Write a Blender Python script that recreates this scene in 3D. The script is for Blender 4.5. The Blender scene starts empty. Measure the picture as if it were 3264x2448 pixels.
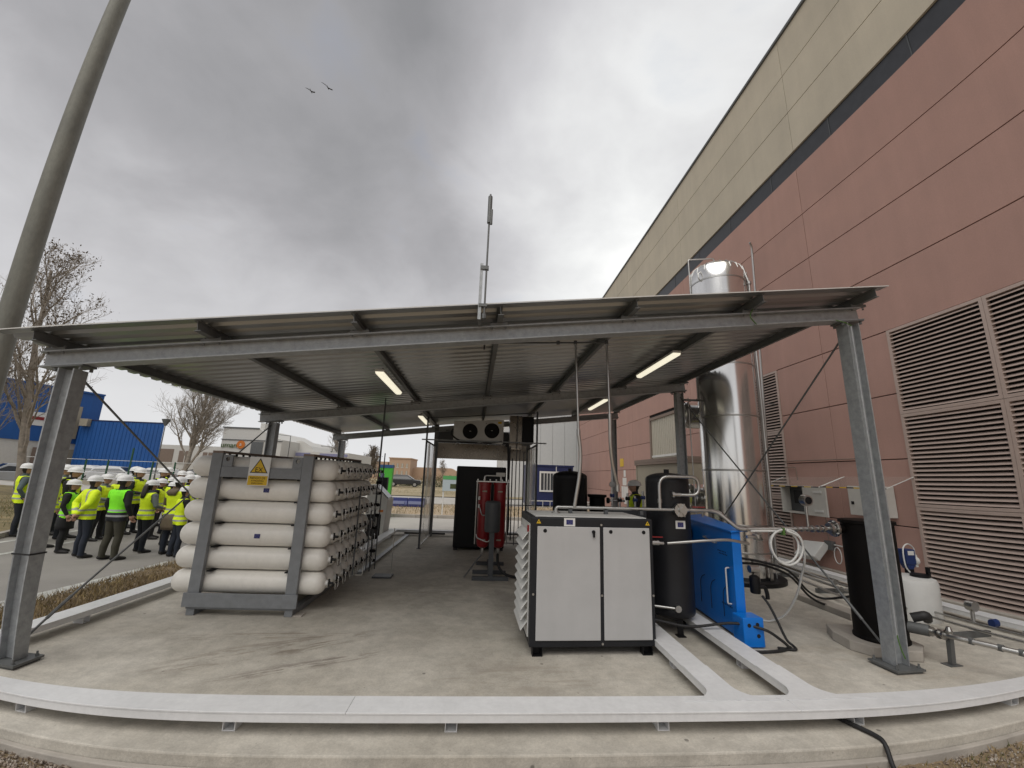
import bpy, math, random
import numpy as np
from mathutils import Vector, Matrix, Quaternion
R = math.radians
SC = bpy.context.scene
COL = SC.collection
rnd = random.Random(7)

# ---------------------------------------------------------------- camera
# ultra-wide phone lens: its residual barrel distortion is a lens polynomial
cam_d = bpy.data.cameras.new('camera')
cam_d.type = 'PANO'
cam_d.sensor_fit = 'HORIZONTAL'
cam_d.sensor_width = 36.0
cam_d.sensor_height = 27.0
cam_d.clip_start = 0.05
cam_d.clip_end = 3000
_lens = cam_d if hasattr(cam_d, 'panorama_type') else cam_d.cycles
_lens.panorama_type = 'FISHEYE_LENS_POLYNOMIAL'
_lens.fisheye_fov = R(150)
_lens.fisheye_polynomial_k0 = 0.0
_lens.fisheye_polynomial_k1 = -0.06906216722
_lens.fisheye_polynomial_k2 = -0
_lens.fisheye_polynomial_k3 = 0.0001132588649
_lens.fisheye_polynomial_k4 = -3.109027587e-06
cam = bpy.data.objects.new('camera', cam_d)
COL.objects.link(cam)
SC.camera = cam
PITCH, YAW, ROLL = 0.22006228, -0.06161925, 0.03292761
def _cam_matrix():
    cp, sp, cy, sy = math.cos(PITCH), math.sin(PITCH), math.cos(YAW), math.sin(YAW)
    f = Vector((-sy*cp, cy*cp, sp)); r = Vector((cy, sy, 0)); u = r.cross(f)
    r2 = r*math.cos(ROLL) + u*math.sin(ROLL); u2 = -r*math.sin(ROLL) + u*math.cos(ROLL)
    m = Matrix((r2, u2, -f)).transposed().to_4x4()
    m.translation = (0, 0, 1.85)
    return m
cam.matrix_world = _cam_matrix()

# ---------------------------------------------------------------- sky, sun, exposure
SUN_EL, SUN_AZ = R(58), R(205)          # azimuth from +Y towards +X
world = bpy.data.worlds.new('World')
SC.world = world
world.use_nodes = True
nt = world.node_tree
nt.nodes.clear()
def N(t, typ, **kw):
    n = t.nodes.new(typ)
    for k, v in kw.items():
        if k == 'i':
            for a, b in v.items(): n.inputs[a].default_value = b
        else: setattr(n, k, v)
    return n
def build_sky(t):
    L = t.links.new
    out = N(t, 'ShaderNodeOutputWorld'); bg = N(t, 'ShaderNodeBackground')
    bg.inputs['Strength'].default_value = 1.0
    sky = N(t, 'ShaderNodeTexSky', sky_type='NISHITA', sun_disc=False, sun_elevation=SUN_EL, sun_rotation=SUN_AZ)
    sk = N(t, 'ShaderNodeMixRGB', blend_type='MULTIPLY', i={0: 1.0, 2: (0.1, 0.1, 0.1, 1)})
    L(sky.outputs[0], sk.inputs[1])
    tc = N(t, 'ShaderNodeTexCoord')
    sep = N(t, 'ShaderNodeSeparateXYZ'); L(tc.outputs['Generated'], sep.inputs[0])
    # cloud deck: look up a flat layer above the viewer
    zz = N(t, 'ShaderNodeMath', operation='MAXIMUM', i={1: 0.0}); L(sep.outputs[2], zz.inputs[0])
    za = N(t, 'ShaderNodeMath', operation='ADD', i={1: 0.40}); L(zz.outputs[0], za.inputs[0])
    dx = N(t, 'ShaderNodeMath', operation='DIVIDE'); L(sep.outputs[0], dx.inputs[0]); L(za.outputs[0], dx.inputs[1])
    dy = N(t, 'ShaderNodeMath', operation='DIVIDE'); L(sep.outputs[1], dy.inputs[0]); L(za.outputs[0], dy.inputs[1])
    cv = N(t, 'ShaderNodeCombineXYZ'); L(dx.outputs[0], cv.inputs[0]); L(dy.outputs[0], cv.inputs[1])
    n1 = N(t, 'ShaderNodeTexNoise', i={'Scale': 1.1, 'Detail': 6.0, 'Roughness': 0.5, 'Distortion': 0.12}); L(cv.outputs[0], n1.inputs['Vector'])
    mp = N(t, 'ShaderNodeMapping', i={'Location': (3.1, 7.7, 0)}); L(cv.outputs[0], mp.inputs[0])
    n2 = N(t, 'ShaderNodeTexNoise', i={'Scale': 3.6, 'Detail': 8.0, 'Roughness': 0.56, 'Distortion': 0.25}); L(mp.outputs[0], n2.inputs['Vector'])
    # thinner, brighter cloud towards the veiled sun (ahead and to the right)
    def lobe(d, lo, hi):
        dp = N(t, 'ShaderNodeVectorMath', operation='DOT_PRODUCT'); dp.inputs[1].default_value = d
        nn = N(t, 'ShaderNodeVectorMath', operation='NORMALIZE'); L(tc.outputs['Generated'], nn.inputs[0]); L(nn.outputs[0], dp.inputs[0])
        mr = N(t, 'ShaderNodeMapRange', interpolation_type='SMOOTHSTEP', i={1: lo, 2: hi, 3: 0.0, 4: 1.0}); L(dp.outputs['Value'], mr.inputs[0])
        return mr.outputs[0]
    b1 = lobe((0.37, 0.65, 0.67), 0.84, 0.99)
    damp = N(t, 'ShaderNodeMapRange', interpolation_type='SMOOTHSTEP', i={1: 0.05, 2: 0.55, 3: 0.08, 4: 1.0}); L(sep.outputs[2], damp.inputs[0])
    elev = N(t, 'ShaderNodeMapRange', interpolation_type='SMOOTHSTEP', i={1: 0.0, 2: 0.78, 3: 1.0, 4: 0.0}); L(sep.outputs[2], elev.inputs[0])
    def ma(op, a, b):
        m = N(t, 'ShaderNodeMath', operation=op)
        for k, q in enumerate((a, b)):
            if isinstance(q, (int, float)): m.inputs[k].default_value = q
            else: L(q, m.inputs[k])
        return m.outputs[0]
    s1 = ma('MULTIPLY', ma('SUBTRACT', n1.outputs[0], 0.5), 0.66)
    s2 = ma('MULTIPLY', ma('SUBTRACT', n2.outputs[0], 0.5), 0.42)
    v = ma('ADD', ma('MULTIPLY', ma('ADD', s1, s2), damp.outputs[0]), 0.175)
    v = ma('ADD', v, ma('MULTIPLY', b1, 0.44))
    v = ma('ADD', v, ma('MULTIPLY', elev.outputs[0], 0.45))
    cr = N(t, 'ShaderNodeValToRGB')
    e = cr.color_ramp.elements
    e[0].position = 0.08; e[0].color = (0.205, 0.206, 0.215, 1)
    e[1].position = 0.95; e[1].color = (0.92, 0.92, 0.90, 1)
    for p_, c_ in ((0.3, (0.312, 0.309, 0.322, 1)), (0.5, (0.458, 0.456, 0.470, 1)), (0.7, (0.64, 0.645, 0.645, 1))):
        q = e.new(p_); q.color = c_
    L(v, cr.inputs[0])
    # a little blue shows where the deck is thinnest
    mixf = N(t, 'ShaderNodeMapRange', interpolation_type='SMOOTHSTEP', i={1: 0.60, 2: 0.72, 3: 0.0, 4: 0.14}); L(n2.outputs[0], mixf.inputs[0])
    mx = N(t, 'ShaderNodeMixRGB'); L(mixf.outputs[0], mx.inputs[0]); L(cr.outputs[0], mx.inputs[1]); L(sk.outputs[0], mx.inputs[2])
    L(mx.outputs[0], bg.inputs[0]); L(bg.outputs[0], out.inputs[0])
build_sky(nt)
world.cycles_visibility.camera = True
sun_d = bpy.data.lights.new('sun', 'SUN')
sun_d.energy = 1.5; sun_d.angle = R(60); sun_d.color = (1.0, 0.97, 0.92)
sun = bpy.data.objects.new('sun', sun_d); COL.objects.link(sun)
_sd = Vector((math.sin(SUN_AZ)*math.cos(SUN_EL), math.cos(SUN_AZ)*math.cos(SUN_EL), math.sin(SUN_EL)))
sun.rotation_euler = _sd.to_track_quat('Z', 'Y').to_euler()
sun.location = (0, 0, 40)
SC.view_settings.view_transform = 'Standard'
SC.view_settings.look = 'None'
SC.view_settings.exposure = 0.45
SC.view_settings.gamma = 1.0
SC.view_settings.use_curve_mapping = False
SC.render.engine = 'CYCLES'
SC.cycles.max_bounces = 8
SC.cycles.transparent_max_bounces = 12
SC.cycles.use_denoising = True

# ---------------------------------------------------------------- mesh helpers
MW = {}                                  # object -> matrix its mesh data is written in
class B:
    def __init__(s): s.v = []; s.f = []; s.m = []
    def add(s, vs, fs, mi=0):
        k = len(s.v); s.v += [tuple(p) for p in vs]; s.f += [tuple(i+k for i in f) for f in fs]; s.m += [mi]*len(fs); return s
    def box(s, x0, x1, y0, y1, z0, z1, mi=0):
        return s.add([(x0,y0,z0),(x1,y0,z0),(x1,y1,z0),(x0,y1,z0),(x0,y0,z1),(x1,y0,z1),(x1,y1,z1),(x0,y1,z1)],
                     [(3,2,1,0),(4,5,6,7),(0,1,5,4),(1,2,6,5),(2,3,7,6),(3,0,4,7)], mi)
    def bar(s, p, q, w, h, up=(0,0,1), mi=0):
        p = Vector(p); q = Vector(q); d = (q-p).normalized(); u = Vector(up)
        if abs(d.dot(u)) > 0.99: u = Vector((1,0,0))
        r = d.cross(u).normalized(); u = r.cross(d)
        vs = []
        for c in (p, q):
            for a, b in ((-1,-1),(1,-1),(1,1),(-1,1)): vs.append(c + r*(a*w/2) + u*(b*h/2))
        return s.add(vs, [(0,1,2,3),(7,6,5,4),(0,4,5,1),(1,5,6,2),(2,6,7,3),(3,7,4,0)], mi)
    def section(s, poly, p, q, up=(0,0,1), mi=0):          # extrude a 2D outline (right, up) from p to q
        p = Vector(p); q = Vector(q); d = (q-p).normalized(); u = Vector(up)
        if abs(d.dot(u)) > 0.99: u = Vector((0,1,0))
        r = d.cross(u).normalized(); u = r.cross(d); n = len(poly)
        vs = [c + r*a + u*b for c in (p, q) for a, b in poly]
        fs = [tuple(range(n)), tuple(range(2*n-1, n-1, -1))] + [(i, i+n, (i+1)%n+n, (i+1)%n) for i in range(n)]
        return s.add(vs, fs, mi)
    def ibeam(s, p, q, b, h, tw=0.008, tf=0.012, up=(0,0,1), mi=0):
        b /= 2; h /= 2; tw /= 2
        return s.section([(-b,-h),(b,-h),(b,-h+tf),(tw,-h+tf),(tw,h-tf),(b,h-tf),(b,h),(-b,h),(-b,h-tf),(-tw,h-tf),(-tw,-h+tf),(-b,-h+tf)], p, q, up, mi)
    def channel(s, p, q, b, h, t=0.008, up=(0,0,1), mi=0):  # C section, open to +right
        b /= 2; h /= 2
        return s.section([(-b,-h),(b,-h),(b,-h+t),(-b+t,-h+t),(-b+t,h-t),(b,h-t),(b,h),(-b,h)], p, q, up, mi)
    def tube(s, pts, r, n=8, mi=0, cap=True):
        pts = [Vector(p) for p in pts]
        rs = r if isinstance(r, (list, tuple)) else [r]*len(pts)
        k = len(pts); d0 = (pts[1]-pts[0]).normalized()
        u = Vector((0,0,1)) if abs(d0.z) < 0.9 else Vector((1,0,0))
        u = (u - d0*u.dot(d0)).normalized(); vs = []; prev = d0
        for i, p in enumerate(pts):
            d = (pts[min(i+1,k-1)] - pts[max(i-1,0)])
            d = d.normalized() if d.length > 1e-9 else prev
            u = u - d*u.dot(d)
            u = u.normalized() if u.length > 1e-6 else d.orthogonal().normalized()
            w = d.cross(u); prev = d
            for j in range(n):
                a = 2*math.pi*j/n; vs.append(p + (u*math.cos(a) + w*math.sin(a))*rs[i])
        fs = [(i*n+j, i*n+(j+1)%n, (i+1)*n+(j+1)%n, (i+1)*n+j) for i in range(k-1) for j in range(n)]
        if cap: fs += [tuple(range(n-1,-1,-1)), tuple(range((k-1)*n, k*n))]
        return s.add(vs, fs, mi)
    def lathe(s, prof, c=(0,0,0), n=24, axis='z', mi=0, cap=True):
        c = Vector(c); vs = []
        for r, z in prof:
            for j in range(n):
                a = 2*math.pi*j/n; x, y = r*math.cos(a), r*math.sin(a)
                vs.append(c + Vector({'z': (x,y,z), 'x': (z,x,y), 'y': (y,z,x)}[axis]))
        k = len(prof)
        fs = [(i*n+j, i*n+(j+1)%n, (i+1)*n+(j+1)%n, (i+1)*n+j) for i in range(k-1) for j in range(n)]
        if cap: fs += [tuple(range(n-1,-1,-1)), tuple(range((k-1)*n, k*n))]
        return s.add(vs, fs, mi)
    def prism(s, poly, axis, a, b, mi=0):                   # outline in the two other axes, extruded from a to b
        def P(u, v, w): return {'x': (w,u,v), 'y': (u,w,v), 'z': (u,v,w)}[axis]
        n = len(poly)
        vs = [P(u,v,a) for u,v in poly] + [P(u,v,b) for u,v in poly]
        return s.add(vs, [tuple(range(n)), tuple(range(2*n-1,n-1,-1))] + [(i,i+n,(i+1)%n+n,(i+1)%n) for i in range(n)], mi)
    def xform(s, M):
        s.v = [tuple(M @ Vector(p)) for p in s.v]; return s
    def mesh(s, name):
        me = bpy.data.meshes.new(name); me.from_pydata(s.v, [], s.f); me.polygons.foreach_set('material_index', s.m)
        me.update()
        import bmesh
        bm = bmesh.new(); bm.from_mesh(me); bmesh.ops.recalc_face_normals(bm, faces=bm.faces); bm.to_mesh(me); bm.free()
        return me
    def build(s, name, mat, parent=None, smooth=0, bevel=0, local=False, label=None):
        if parent is not None and not local:
            s.xform(MW[parent].inverted())
        org = None
        if parent is None:
            a = np.array(s.v); lo, hi = a.min(0), a.max(0); org = Vector(((lo[0]+hi[0])/2, (lo[1]+hi[1])/2, lo[2]))
            s.xform(Matrix.Translation(-org))
        me = s.mesh(name)
        for m in (mat if isinstance(mat, (list, tuple)) else [mat]): me.materials.append(m)
        o = bpy.data.objects.new(name, me); COL.objects.link(o)
        if parent is not None: o.parent = parent; MW[o] = MW[parent]
        else: o.location = org; MW[o] = Matrix.Translation(org)
        if smooth: me.shade_smooth(); me.set_sharp_from_angle(angle=R(smooth))
        if bevel:
            md = o.modifiers.new('bevel', 'BEVEL'); md.width = bevel; md.segments = 2; md.limit_method = 'ANGLE'; md.angle_limit = R(40)
        if label: o['label'] = label
        return o
def thing(name, label, cat, loc=(0,0,0), rz=0, group=None):
    o = bpy.data.objects.new(name, None); COL.objects.link(o); o.empty_display_size = 0.2
    o.location = loc; o.rotation_euler = (0,0,rz); o['label'] = label; o['category'] = cat
    if group: o['group'] = group
    MW[o] = Matrix.Translation(loc) @ Matrix.Rotation(rz, 4, 'Z')
    return o
def tag(o, label, cat, group=None):
    o['label'] = label; o['category'] = cat
    if group: o['group'] = group
    return o
def struct(o): o['kind'] = 'structure'; return o
def stuff(o, label=None):
    o['kind'] = 'stuff'
    if label: o['label'] = label
    return o
def inst(src, parent, loc, rot=(0,0,0), scale=(1,1,1), name=None):   # part copy sharing mesh data
    c = src.copy(); COL.objects.link(c); c.parent = parent; c.location = loc; c.rotation_euler = rot; c.scale = scale
    if name: c.name = name
    MW[c] = MW[parent]
    return c
def rounded(pts, r, n=5):                # polyline with its corners rounded
    pts = [Vector(p) for p in pts]; out = [pts[0]]
    for a, b, c in zip(pts, pts[1:], pts[2:]):
        d1 = (a-b); d2 = (c-b); q = min(r, d1.length*0.45, d2.length*0.45)
        p = b + d1.normalized()*q; e = b + d2.normalized()*q
        for i in range(n+1):
            t = i/n; out.append(p*(1-t)**2 + b*2*t*(1-t) + e*t*t)
    out.append(pts[-1]); return out
def smoothpath(pts, n=8):                # Catmull-Rom
    P = [Vector(p) for p in pts]; P = [P[0]*2-P[1]] + P + [P[-1]*2-P[-2]]; out = []
    for i in range(1, len(P)-2):
        for k in range(n):
            t = k/n; a, b, c, d = P[i-1:i+3]
            out.append(0.5*((2*b) + (c-a)*t + (2*a-5*b+4*c-d)*t*t + (3*b-a-3*c+d)*t**3))
    out.append(P[-2]); return out

# ---------------------------------------------------------------- materials
def mat(name, col, rough=0.6, metal=0.0, var=0.0, vscale=6.0, bump=0.0, bscale=60.0, spec=0.5, col2=None, detail=5.0, coords='Object', stretch=None, fine=0.0, fscale=120.0, streak=0.0, tone=0.0):
    m = bpy.data.materials.new(name); m.use_nodes = True; t = m.node_tree; L = t.links.new
    bs = t.nodes['Principled BSDF']
    bs.inputs['Base Color'].default_value = (*col, 1); bs.inputs['Roughness'].default_value = rough
    bs.inputs['Metallic'].default_value = metal; bs.inputs['Specular IOR Level'].default_value = spec
    if var or bump or col2 or fine:
        tc = N(t, 'ShaderNodeTexCoord'); src = tc.outputs[coords]
        if stretch:
            mp = N(t, 'ShaderNodeMapping', i={'Scale': stretch}); L(src, mp.inputs[0]); src = mp.outputs[0]
    if var or col2:
        n = N(t, 'ShaderNodeTexNoise', i={'Scale': vscale, 'Detail': detail, 'Roughness': 0.62}); L(src, n.inputs['Vector'])
        cr = N(t, 'ShaderNodeValToRGB'); e = cr.color_ramp.elements
        a = tuple(max(0, c*(1-var)) for c in col); b = col2 if col2 else tuple(c*(1+var) for c in col)
        e[0].position = 0.33; e[0].color = (*a, 1); e[1].position = 0.67; e[1].color = (*b, 1)
        L(n.outputs[0], cr.inputs[0]); co = cr.outputs[0]
        if fine:
            n3 = N(t, 'ShaderNodeTexNoise', i={'Scale': fscale, 'Detail': 3.0, 'Roughness': 0.7}); L(src, n3.inputs['Vector'])
            mr = N(t, 'ShaderNodeMapRange', i={1: 0.3, 2: 0.7, 3: 1-fine, 4: 1+fine}); L(n3.outputs[0], mr.inputs[0])
            mm = N(t, 'ShaderNodeVectorMath', operation='SCALE'); L(co, mm.inputs[0]); L(mr.outputs[0], mm.inputs['Scale']); co = mm.outputs[0]
        if streak:
            mp2 = N(t, 'ShaderNodeMapping', i={'Scale': (2.6,2.6,0.12)}); L(tc.outputs[coords], mp2.inputs[0])
            n4 = N(t, 'ShaderNodeTexNoise', i={'Scale': 1.0, 'Detail': 6.0, 'Roughness': 0.65}); L(mp2.outputs[0], n4.inputs['Vector'])
            mr = N(t, 'ShaderNodeMapRange', i={1: 0.32, 2: 0.72, 3: 1+streak*0.5, 4: 1-streak}); L(n4.outputs[0], mr.inputs[0])
            mm = N(t, 'ShaderNodeVectorMath', operation='SCALE'); L(co, mm.inputs[0]); L(mr.outputs[0], mm.inputs['Scale']); co = mm.outputs[0]
        if tone:
            oi = N(t, 'ShaderNodeObjectInfo'); mr = N(t, 'ShaderNodeMapRange', i={1: 0.0, 2: 1.0, 3: 1-tone, 4: 1+tone}); L(oi.outputs['Random'], mr.inputs[0])
            mm = N(t, 'ShaderNodeVectorMath', operation='SCALE'); L(co, mm.inputs[0]); L(mr.outputs[0], mm.inputs['Scale']); co = mm.outputs[0]
        L(co, bs.inputs['Base Color'])
        rr = N(t, 'ShaderNodeMapRange', i={1: 0.3, 2: 0.7, 3: max(0.02, rough*0.88), 4: min(1, rough*1.12)}); L(n.outputs[0], rr.inputs[0]); L(rr.outputs[0], bs.inputs['Roughness'])
    if bump:
        n2 = N(t, 'ShaderNodeTexNoise', i={'Scale': bscale, 'Detail': 4.0}); L(src, n2.inputs['Vector'])
        bp = N(t, 'ShaderNodeBump', i={'Strength': bump, 'Distance': 0.02}); L(n2.outputs[0], bp.inputs['Height']); L(bp.outputs[0], bs.inputs['Normal'])
    return m
M = {}
M['galv'] = mat('galvanised_steel', (0.33,0.345,0.355), 0.48, 0.35, var=0.16, vscale=14, fine=0.05, fscale=60)
M['galvdk'] = mat('dull_galvanised_steel', (0.135,0.14,0.14), 0.5, 0.3, var=0.15, vscale=9)
M['sheet'] = mat('roof_sheet', (0.33,0.34,0.345), 0.30, 0.65)
M['rackgrey'] = mat('rack_grey_paint', (0.19,0.20,0.21), 0.5, 0.1, var=0.10, vscale=10, fine=0.04)
M['white'] = mat('white_powder_coat', (0.66,0.665,0.67), 0.42, 0.0, var=0.05, vscale=2.2, fine=0.05, fscale=18, tone=0.03)
M['cream'] = mat('cream_cylinder_paint', (0.75,0.725,0.67), 0.36, 0.0, var=0.05, vscale=4, tone=0.05, fine=0.03, fscale=25)
M['black'] = mat('black_paint', (0.007,0.007,0.008), 0.5, var=0.2, vscale=8, spec=0.25)
M['brown'] = mat('black_brown_steel', (0.006,0.005,0.0045), 0.6, var=0.25, vscale=6, spec=0.15)
M['rubber'] = mat('black_rubber', (0.014,0.014,0.015), 0.62, var=0.15)
M['anthr'] = mat('anthracite_paint', (0.015,0.016,0.019), 0.48, spec=0.3, var=0.10, vscale=5, bump=0.03, bscale=300)
M['ltgrey'] = mat('light_grey_panel', (0.44,0.44,0.44), 0.5, var=0.04, vscale=2.5, streak=0.04, bump=0.05, bscale=450, fine=0.015, fscale=300)
M['tank'] = mat('dark_tank_paint', (0.014,0.0145,0.017), 0.42, spec=0.3, var=0.12, vscale=4, bump=0.04, bscale=220)
M['steel'] = mat('stainless_steel', (0.46,0.455,0.44), 0.34, 1.0, var=0.05, vscale=20)
M['chrome'] = mat('polished_cladding', (0.78,0.775,0.76), 0.19, 1.0, var=0.04, vscale=2.5, stretch=(1,1,0.25), bump=0.004, bscale=3.0)
M['blue'] = mat('blue_machine_paint', (0.0,0.165,0.62), 0.36, var=0.05, vscale=6)
M['red'] = mat('dark_red_paint', (0.23,0.010,0.013), 0.35, var=0.08)
M['dgrey'] = mat('dark_grey_paint', (0.07,0.075,0.08), 0.5, var=0.1)
M['plastic'] = mat('white_plastic', (0.62,0.62,0.60), 0.45, var=0.04)
M['offwhite'] = mat('off_white_metal', (0.58,0.58,0.56), 0.5, var=0.05)
M['boxgrey'] = mat('electric_box_grey', (0.50,0.49,0.455), 0.55, var=0.05)
M['yellow'] = mat('yellow', (0.62,0.40,0.012), 0.5)
M['euro'] = mat('deep_blue_print', (0.018,0.02,0.13), 0.5)
M['signw'] = mat('sign_white', (0.66,0.66,0.64), 0.45)
M['dblue'] = mat('dark_blue_paint', (0.012,0.02,0.085), 0.5, var=0.08)
M['pump'] = mat('pump_blue', (0.012,0.03,0.12), 0.5)
M['pink'] = mat('pink_plaster_panel', (0.405,0.248,0.208), 0.85, var=0.05, vscale=1.3, bump=0.18, bscale=160, fine=0.05, fscale=40, detail=8, streak=0.055, tone=0.03)
M['creamw'] = mat('cream_wall_panel', (0.50,0.45,0.36), 0.85, var=0.06, vscale=0.9, bump=0.12, bscale=120, fine=0.04, fscale=40, detail=8, streak=0.06, tone=0.025)
M['strip'] = mat('dark_glazing_strip', (0.030,0.032,0.038), 0.35, var=0.15)
M['louvre'] = mat('louvre_metal', (0.43,0.34,0.298), 0.5, 0.0, var=0.05, vscale=3)
M['dark'] = mat('dark_void', (0.010,0.009,0.009), 0.9)
M['shutter'] = mat('cream_shutter', (0.43,0.40,0.33), 0.6, var=0.05)
M['porch'] = mat('porch_brown', (0.20,0.15,0.12), 0.7, var=0.08)
M['beige'] = mat('beige_panel', (0.32,0.285,0.22), 0.7, var=0.05)
M['green'] = mat('green_print', (0.06,0.40,0.03), 0.5)
M['soil'] = mat('soil', (0.22,0.165,0.10), 0.95, var=0.30, vscale=1.6, bump=0.6, bscale=30, fine=0.25, fscale=45, detail=8)
M['asphalt'] = mat('asphalt', (0.26,0.245,0.225), 0.9, var=0.12, vscale=0.8, bump=0.25, bscale=90, fine=0.10, fscale=90, detail=8)
M['paleroad'] = mat('pale_skylit_road', (0.44,0.42,0.385), 0.9, var=0.10, vscale=0.6, bump=0.2, bscale=60, fine=0.06, fscale=60, detail=8)  # concrete-like road, with open-sky brightness also put into its colour
M['waste'] = mat('dry_waste_ground', (0.33,0.27,0.15), 0.95, var=0.25, vscale=0.15, col2=(0.46,0.38,0.25), bump=0.4, bscale=20, fine=0.15, fscale=12, detail=8)
M['kerb'] = mat('kerb_concrete', (0.38,0.35,0.31), 0.9, var=0.15, vscale=3, bump=0.2)
M['grass'] = mat('dry_grass_ground', (0.115,0.105,0.045), 0.95, var=0.3, vscale=0.9, col2=(0.26,0.20,0.10), bump=0.5, bscale=40, fine=0.25, fscale=30, detail=8)
M['paint'] = mat('worn_road_paint', (0.46,0.46,0.43), 0.8, var=0.3, vscale=4)
M['sand'] = mat('sandy_verge', (0.42,0.33,0.225), 0.95, var=0.22, vscale=0.6, bump=0.4, bscale=25, fine=0.12, fscale=25, detail=8)
M['bark'] = mat('bark', (0.27,0.235,0.195), 0.9, var=0.25, vscale=6)
M['leaf'] = mat('withered_leaf', (0.13,0.10,0.07), 0.8, var=0.3, vscale=3)
M['lamp_post'] = mat('mottled_galvanised_post', (0.175,0.175,0.15), 0.6, 0.15, var=0.20, vscale=5, fine=0.10, fscale=30, stretch=(1,1,0.4), detail=8)
M['glass'] = mat('car_glass', (0.012,0.014,0.016), 0.08, spec=0.8)
M['bblue'] = mat('blue_cladding', (0.008,0.085,0.31), 0.55, var=0.10, vscale=0.3, streak=0.12)
M['bwhite'] = mat('white_building', (0.56,0.55,0.52), 0.7, var=0.05)
M['window'] = mat('dark_window', (0.06,0.065,0.07), 0.2)
M['hazedbrick'] = mat('hazed_orange_building', (0.42,0.29,0.20), 0.8, var=0.08)  # orange lightened so distance haze is painted into the colour
def emit(name, col, s):
    m = bpy.data.materials.new(name); m.use_nodes = True; b = m.node_tree.nodes['Principled BSDF']
    b.inputs['Base Color'].default_value = (0.8,0.8,0.75,1); b.inputs['Emission Color'].default_value = (*col,1); b.inputs['Emission Strength'].default_value = s
    return m
M['lit'] = emit('lit_tube_diffuser', (1.0,0.93,0.72), 0.62)
def make_concrete():
    m = bpy.data.materials.new('slab_concrete'); m.use_nodes = True; t = m.node_tree; L = t.links.new
    bs = t.nodes['Principled BSDF']; tc = N(t, 'ShaderNodeTexCoord'); P = tc.outputs['Object']
    def noise(s, d=6, rg=0.6, st=None, dist=0.0):
        v = P
        if st:
            mp = N(t, 'ShaderNodeMapping', i={'Scale': st}); L(P, mp.inputs[0]); v = mp.outputs[0]
        n = N(t, 'ShaderNodeTexNoise', i={'Scale': s, 'Detail': d, 'Roughness': rg, 'Distortion': dist}); L(v, n.inputs['Vector']); return n.outputs[0]
    def ramp(x, a, b, lo, hi):
        r = N(t, 'ShaderNodeMapRange', interpolation_type='SMOOTHSTEP', i={1: a, 2: b, 3: lo, 4: hi}); L(x, r.inputs[0]); return r.outputs[0]
    big = N(t, 'ShaderNodeValToRGB'); L(noise(0.55, 8, 0.62, dist=0.4), big.inputs[0]); e = big.color_ramp.elements
    e[0].position = 0.34; e[0].color = (0.40,0.37,0.315,1); e[1].position = 0.68; e[1].color = (0.55,0.52,0.46,1)
    def mul(c, f):
        v = N(t, 'ShaderNodeVectorMath', operation='SCALE'); L(c, v.inputs[0]); L(f, v.inputs['Scale']); return v.outputs[0]
    c = mul(big.outputs[0], ramp(noise(5, 8, 0.7), 0.3, 0.7, 0.84, 1.12))
    c = mul(c, ramp(noise(70, 4, 0.7), 0.25, 0.75, 0.88, 1.1))
    c = mul(c, ramp(noise(2.2, 6, 0.65, (0.35, 1.6, 1), 1.2), 0.56, 0.72, 1.0, 0.88))      # trowel and tyre marks
    sp = N(t, 'ShaderNodeTexVoronoi', i={'Scale': 9.0, 'Randomness': 1.0}); L(P, sp.inputs['Vector'])
    c = mul(c, ramp(sp.outputs['Distance'], 0.035, 0.06, 0.55, 1.0))
    sp2 = N(t, 'ShaderNodeTexVoronoi', i={'Scale': 2.6, 'Randomness': 1.0}); L(P, sp2.inputs['Vector'])
    c = mul(c, ramp(sp2.outputs['Distance'], 0.03, 0.055, 0.45, 1.0))                        # pits and grit
    st = N(t, 'ShaderNodeMixRGB', blend_type='MIX', i={2: (0.20,0.125,0.06,1)}); L(ramp(noise(0.9, 7, 0.7, (1,1,1), 0.8), 0.62, 0.80, 0.0, 0.30), st.inputs[0]); L(c, st.inputs[1])
    # scuffed, damp scrape marks left of the middle (a worn patch in the slab itself)
    def patch(cx, cy, sx, sy, rot, scale, col, lo, hi, amt, prev):
        mp = N(t, 'ShaderNodeMapping', vector_type='TEXTURE', i={'Location': (cx, cy, 0), 'Rotation': (0, 0, rot), 'Scale': (sx, sy, 1)}); L(P, mp.inputs[0])
        ln = N(t, 'ShaderNodeVectorMath', operation='LENGTH'); L(mp.outputs[0], ln.inputs[0])
        fall = ramp(ln.outputs['Value'], 0.35, 1.0, 1.0, 0.0)
        n_ = N(t, 'ShaderNodeTexNoise', i={'Scale': scale, 'Detail': 7.0, 'Roughness': 0.7, 'Distortion': 0.6}); L(mp.outputs[0], n_.inputs['Vector'])
        m1 = N(t, 'ShaderNodeMath', operation='MULTIPLY'); L(fall, m1.inputs[0]); L(ramp(n_.outputs[0], lo, hi, 0.0, amt), m1.inputs[1])
        mx = N(t, 'ShaderNodeMixRGB', i={2: col}); L(m1.outputs[0], mx.inputs[0]); L(prev, mx.inputs[1]); return mx.outputs[0]
    ox, oy = -1.345, -8.585          # slab origin to world
    c = st.outputs[0]
    c = patch(-2.1+ox, 4.9+oy, 1.6, 0.35, 0.5, 3.0, (0.17,0.135,0.10,1), 0.46, 0.62, 0.75, c)
    c = patch(-1.6+ox, 4.55+oy, 1.1, 0.16, 0.45, 3.5, (0.15,0.12,0.10,1), 0.44, 0.6, 0.75, c)
    c = patch(-2.4+ox, 5.25+oy, 1.5, 0.18, 0.1, 3.5, (0.18,0.14,0.10,1), 0.46, 0.62, 0.6, c)
    c = patch(0.3+ox, 4.3+oy, 2.0, 0.5, 0.05, 2.5, (0.27,0.235,0.19,1), 0.45, 0.65, 0.5, c)
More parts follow.
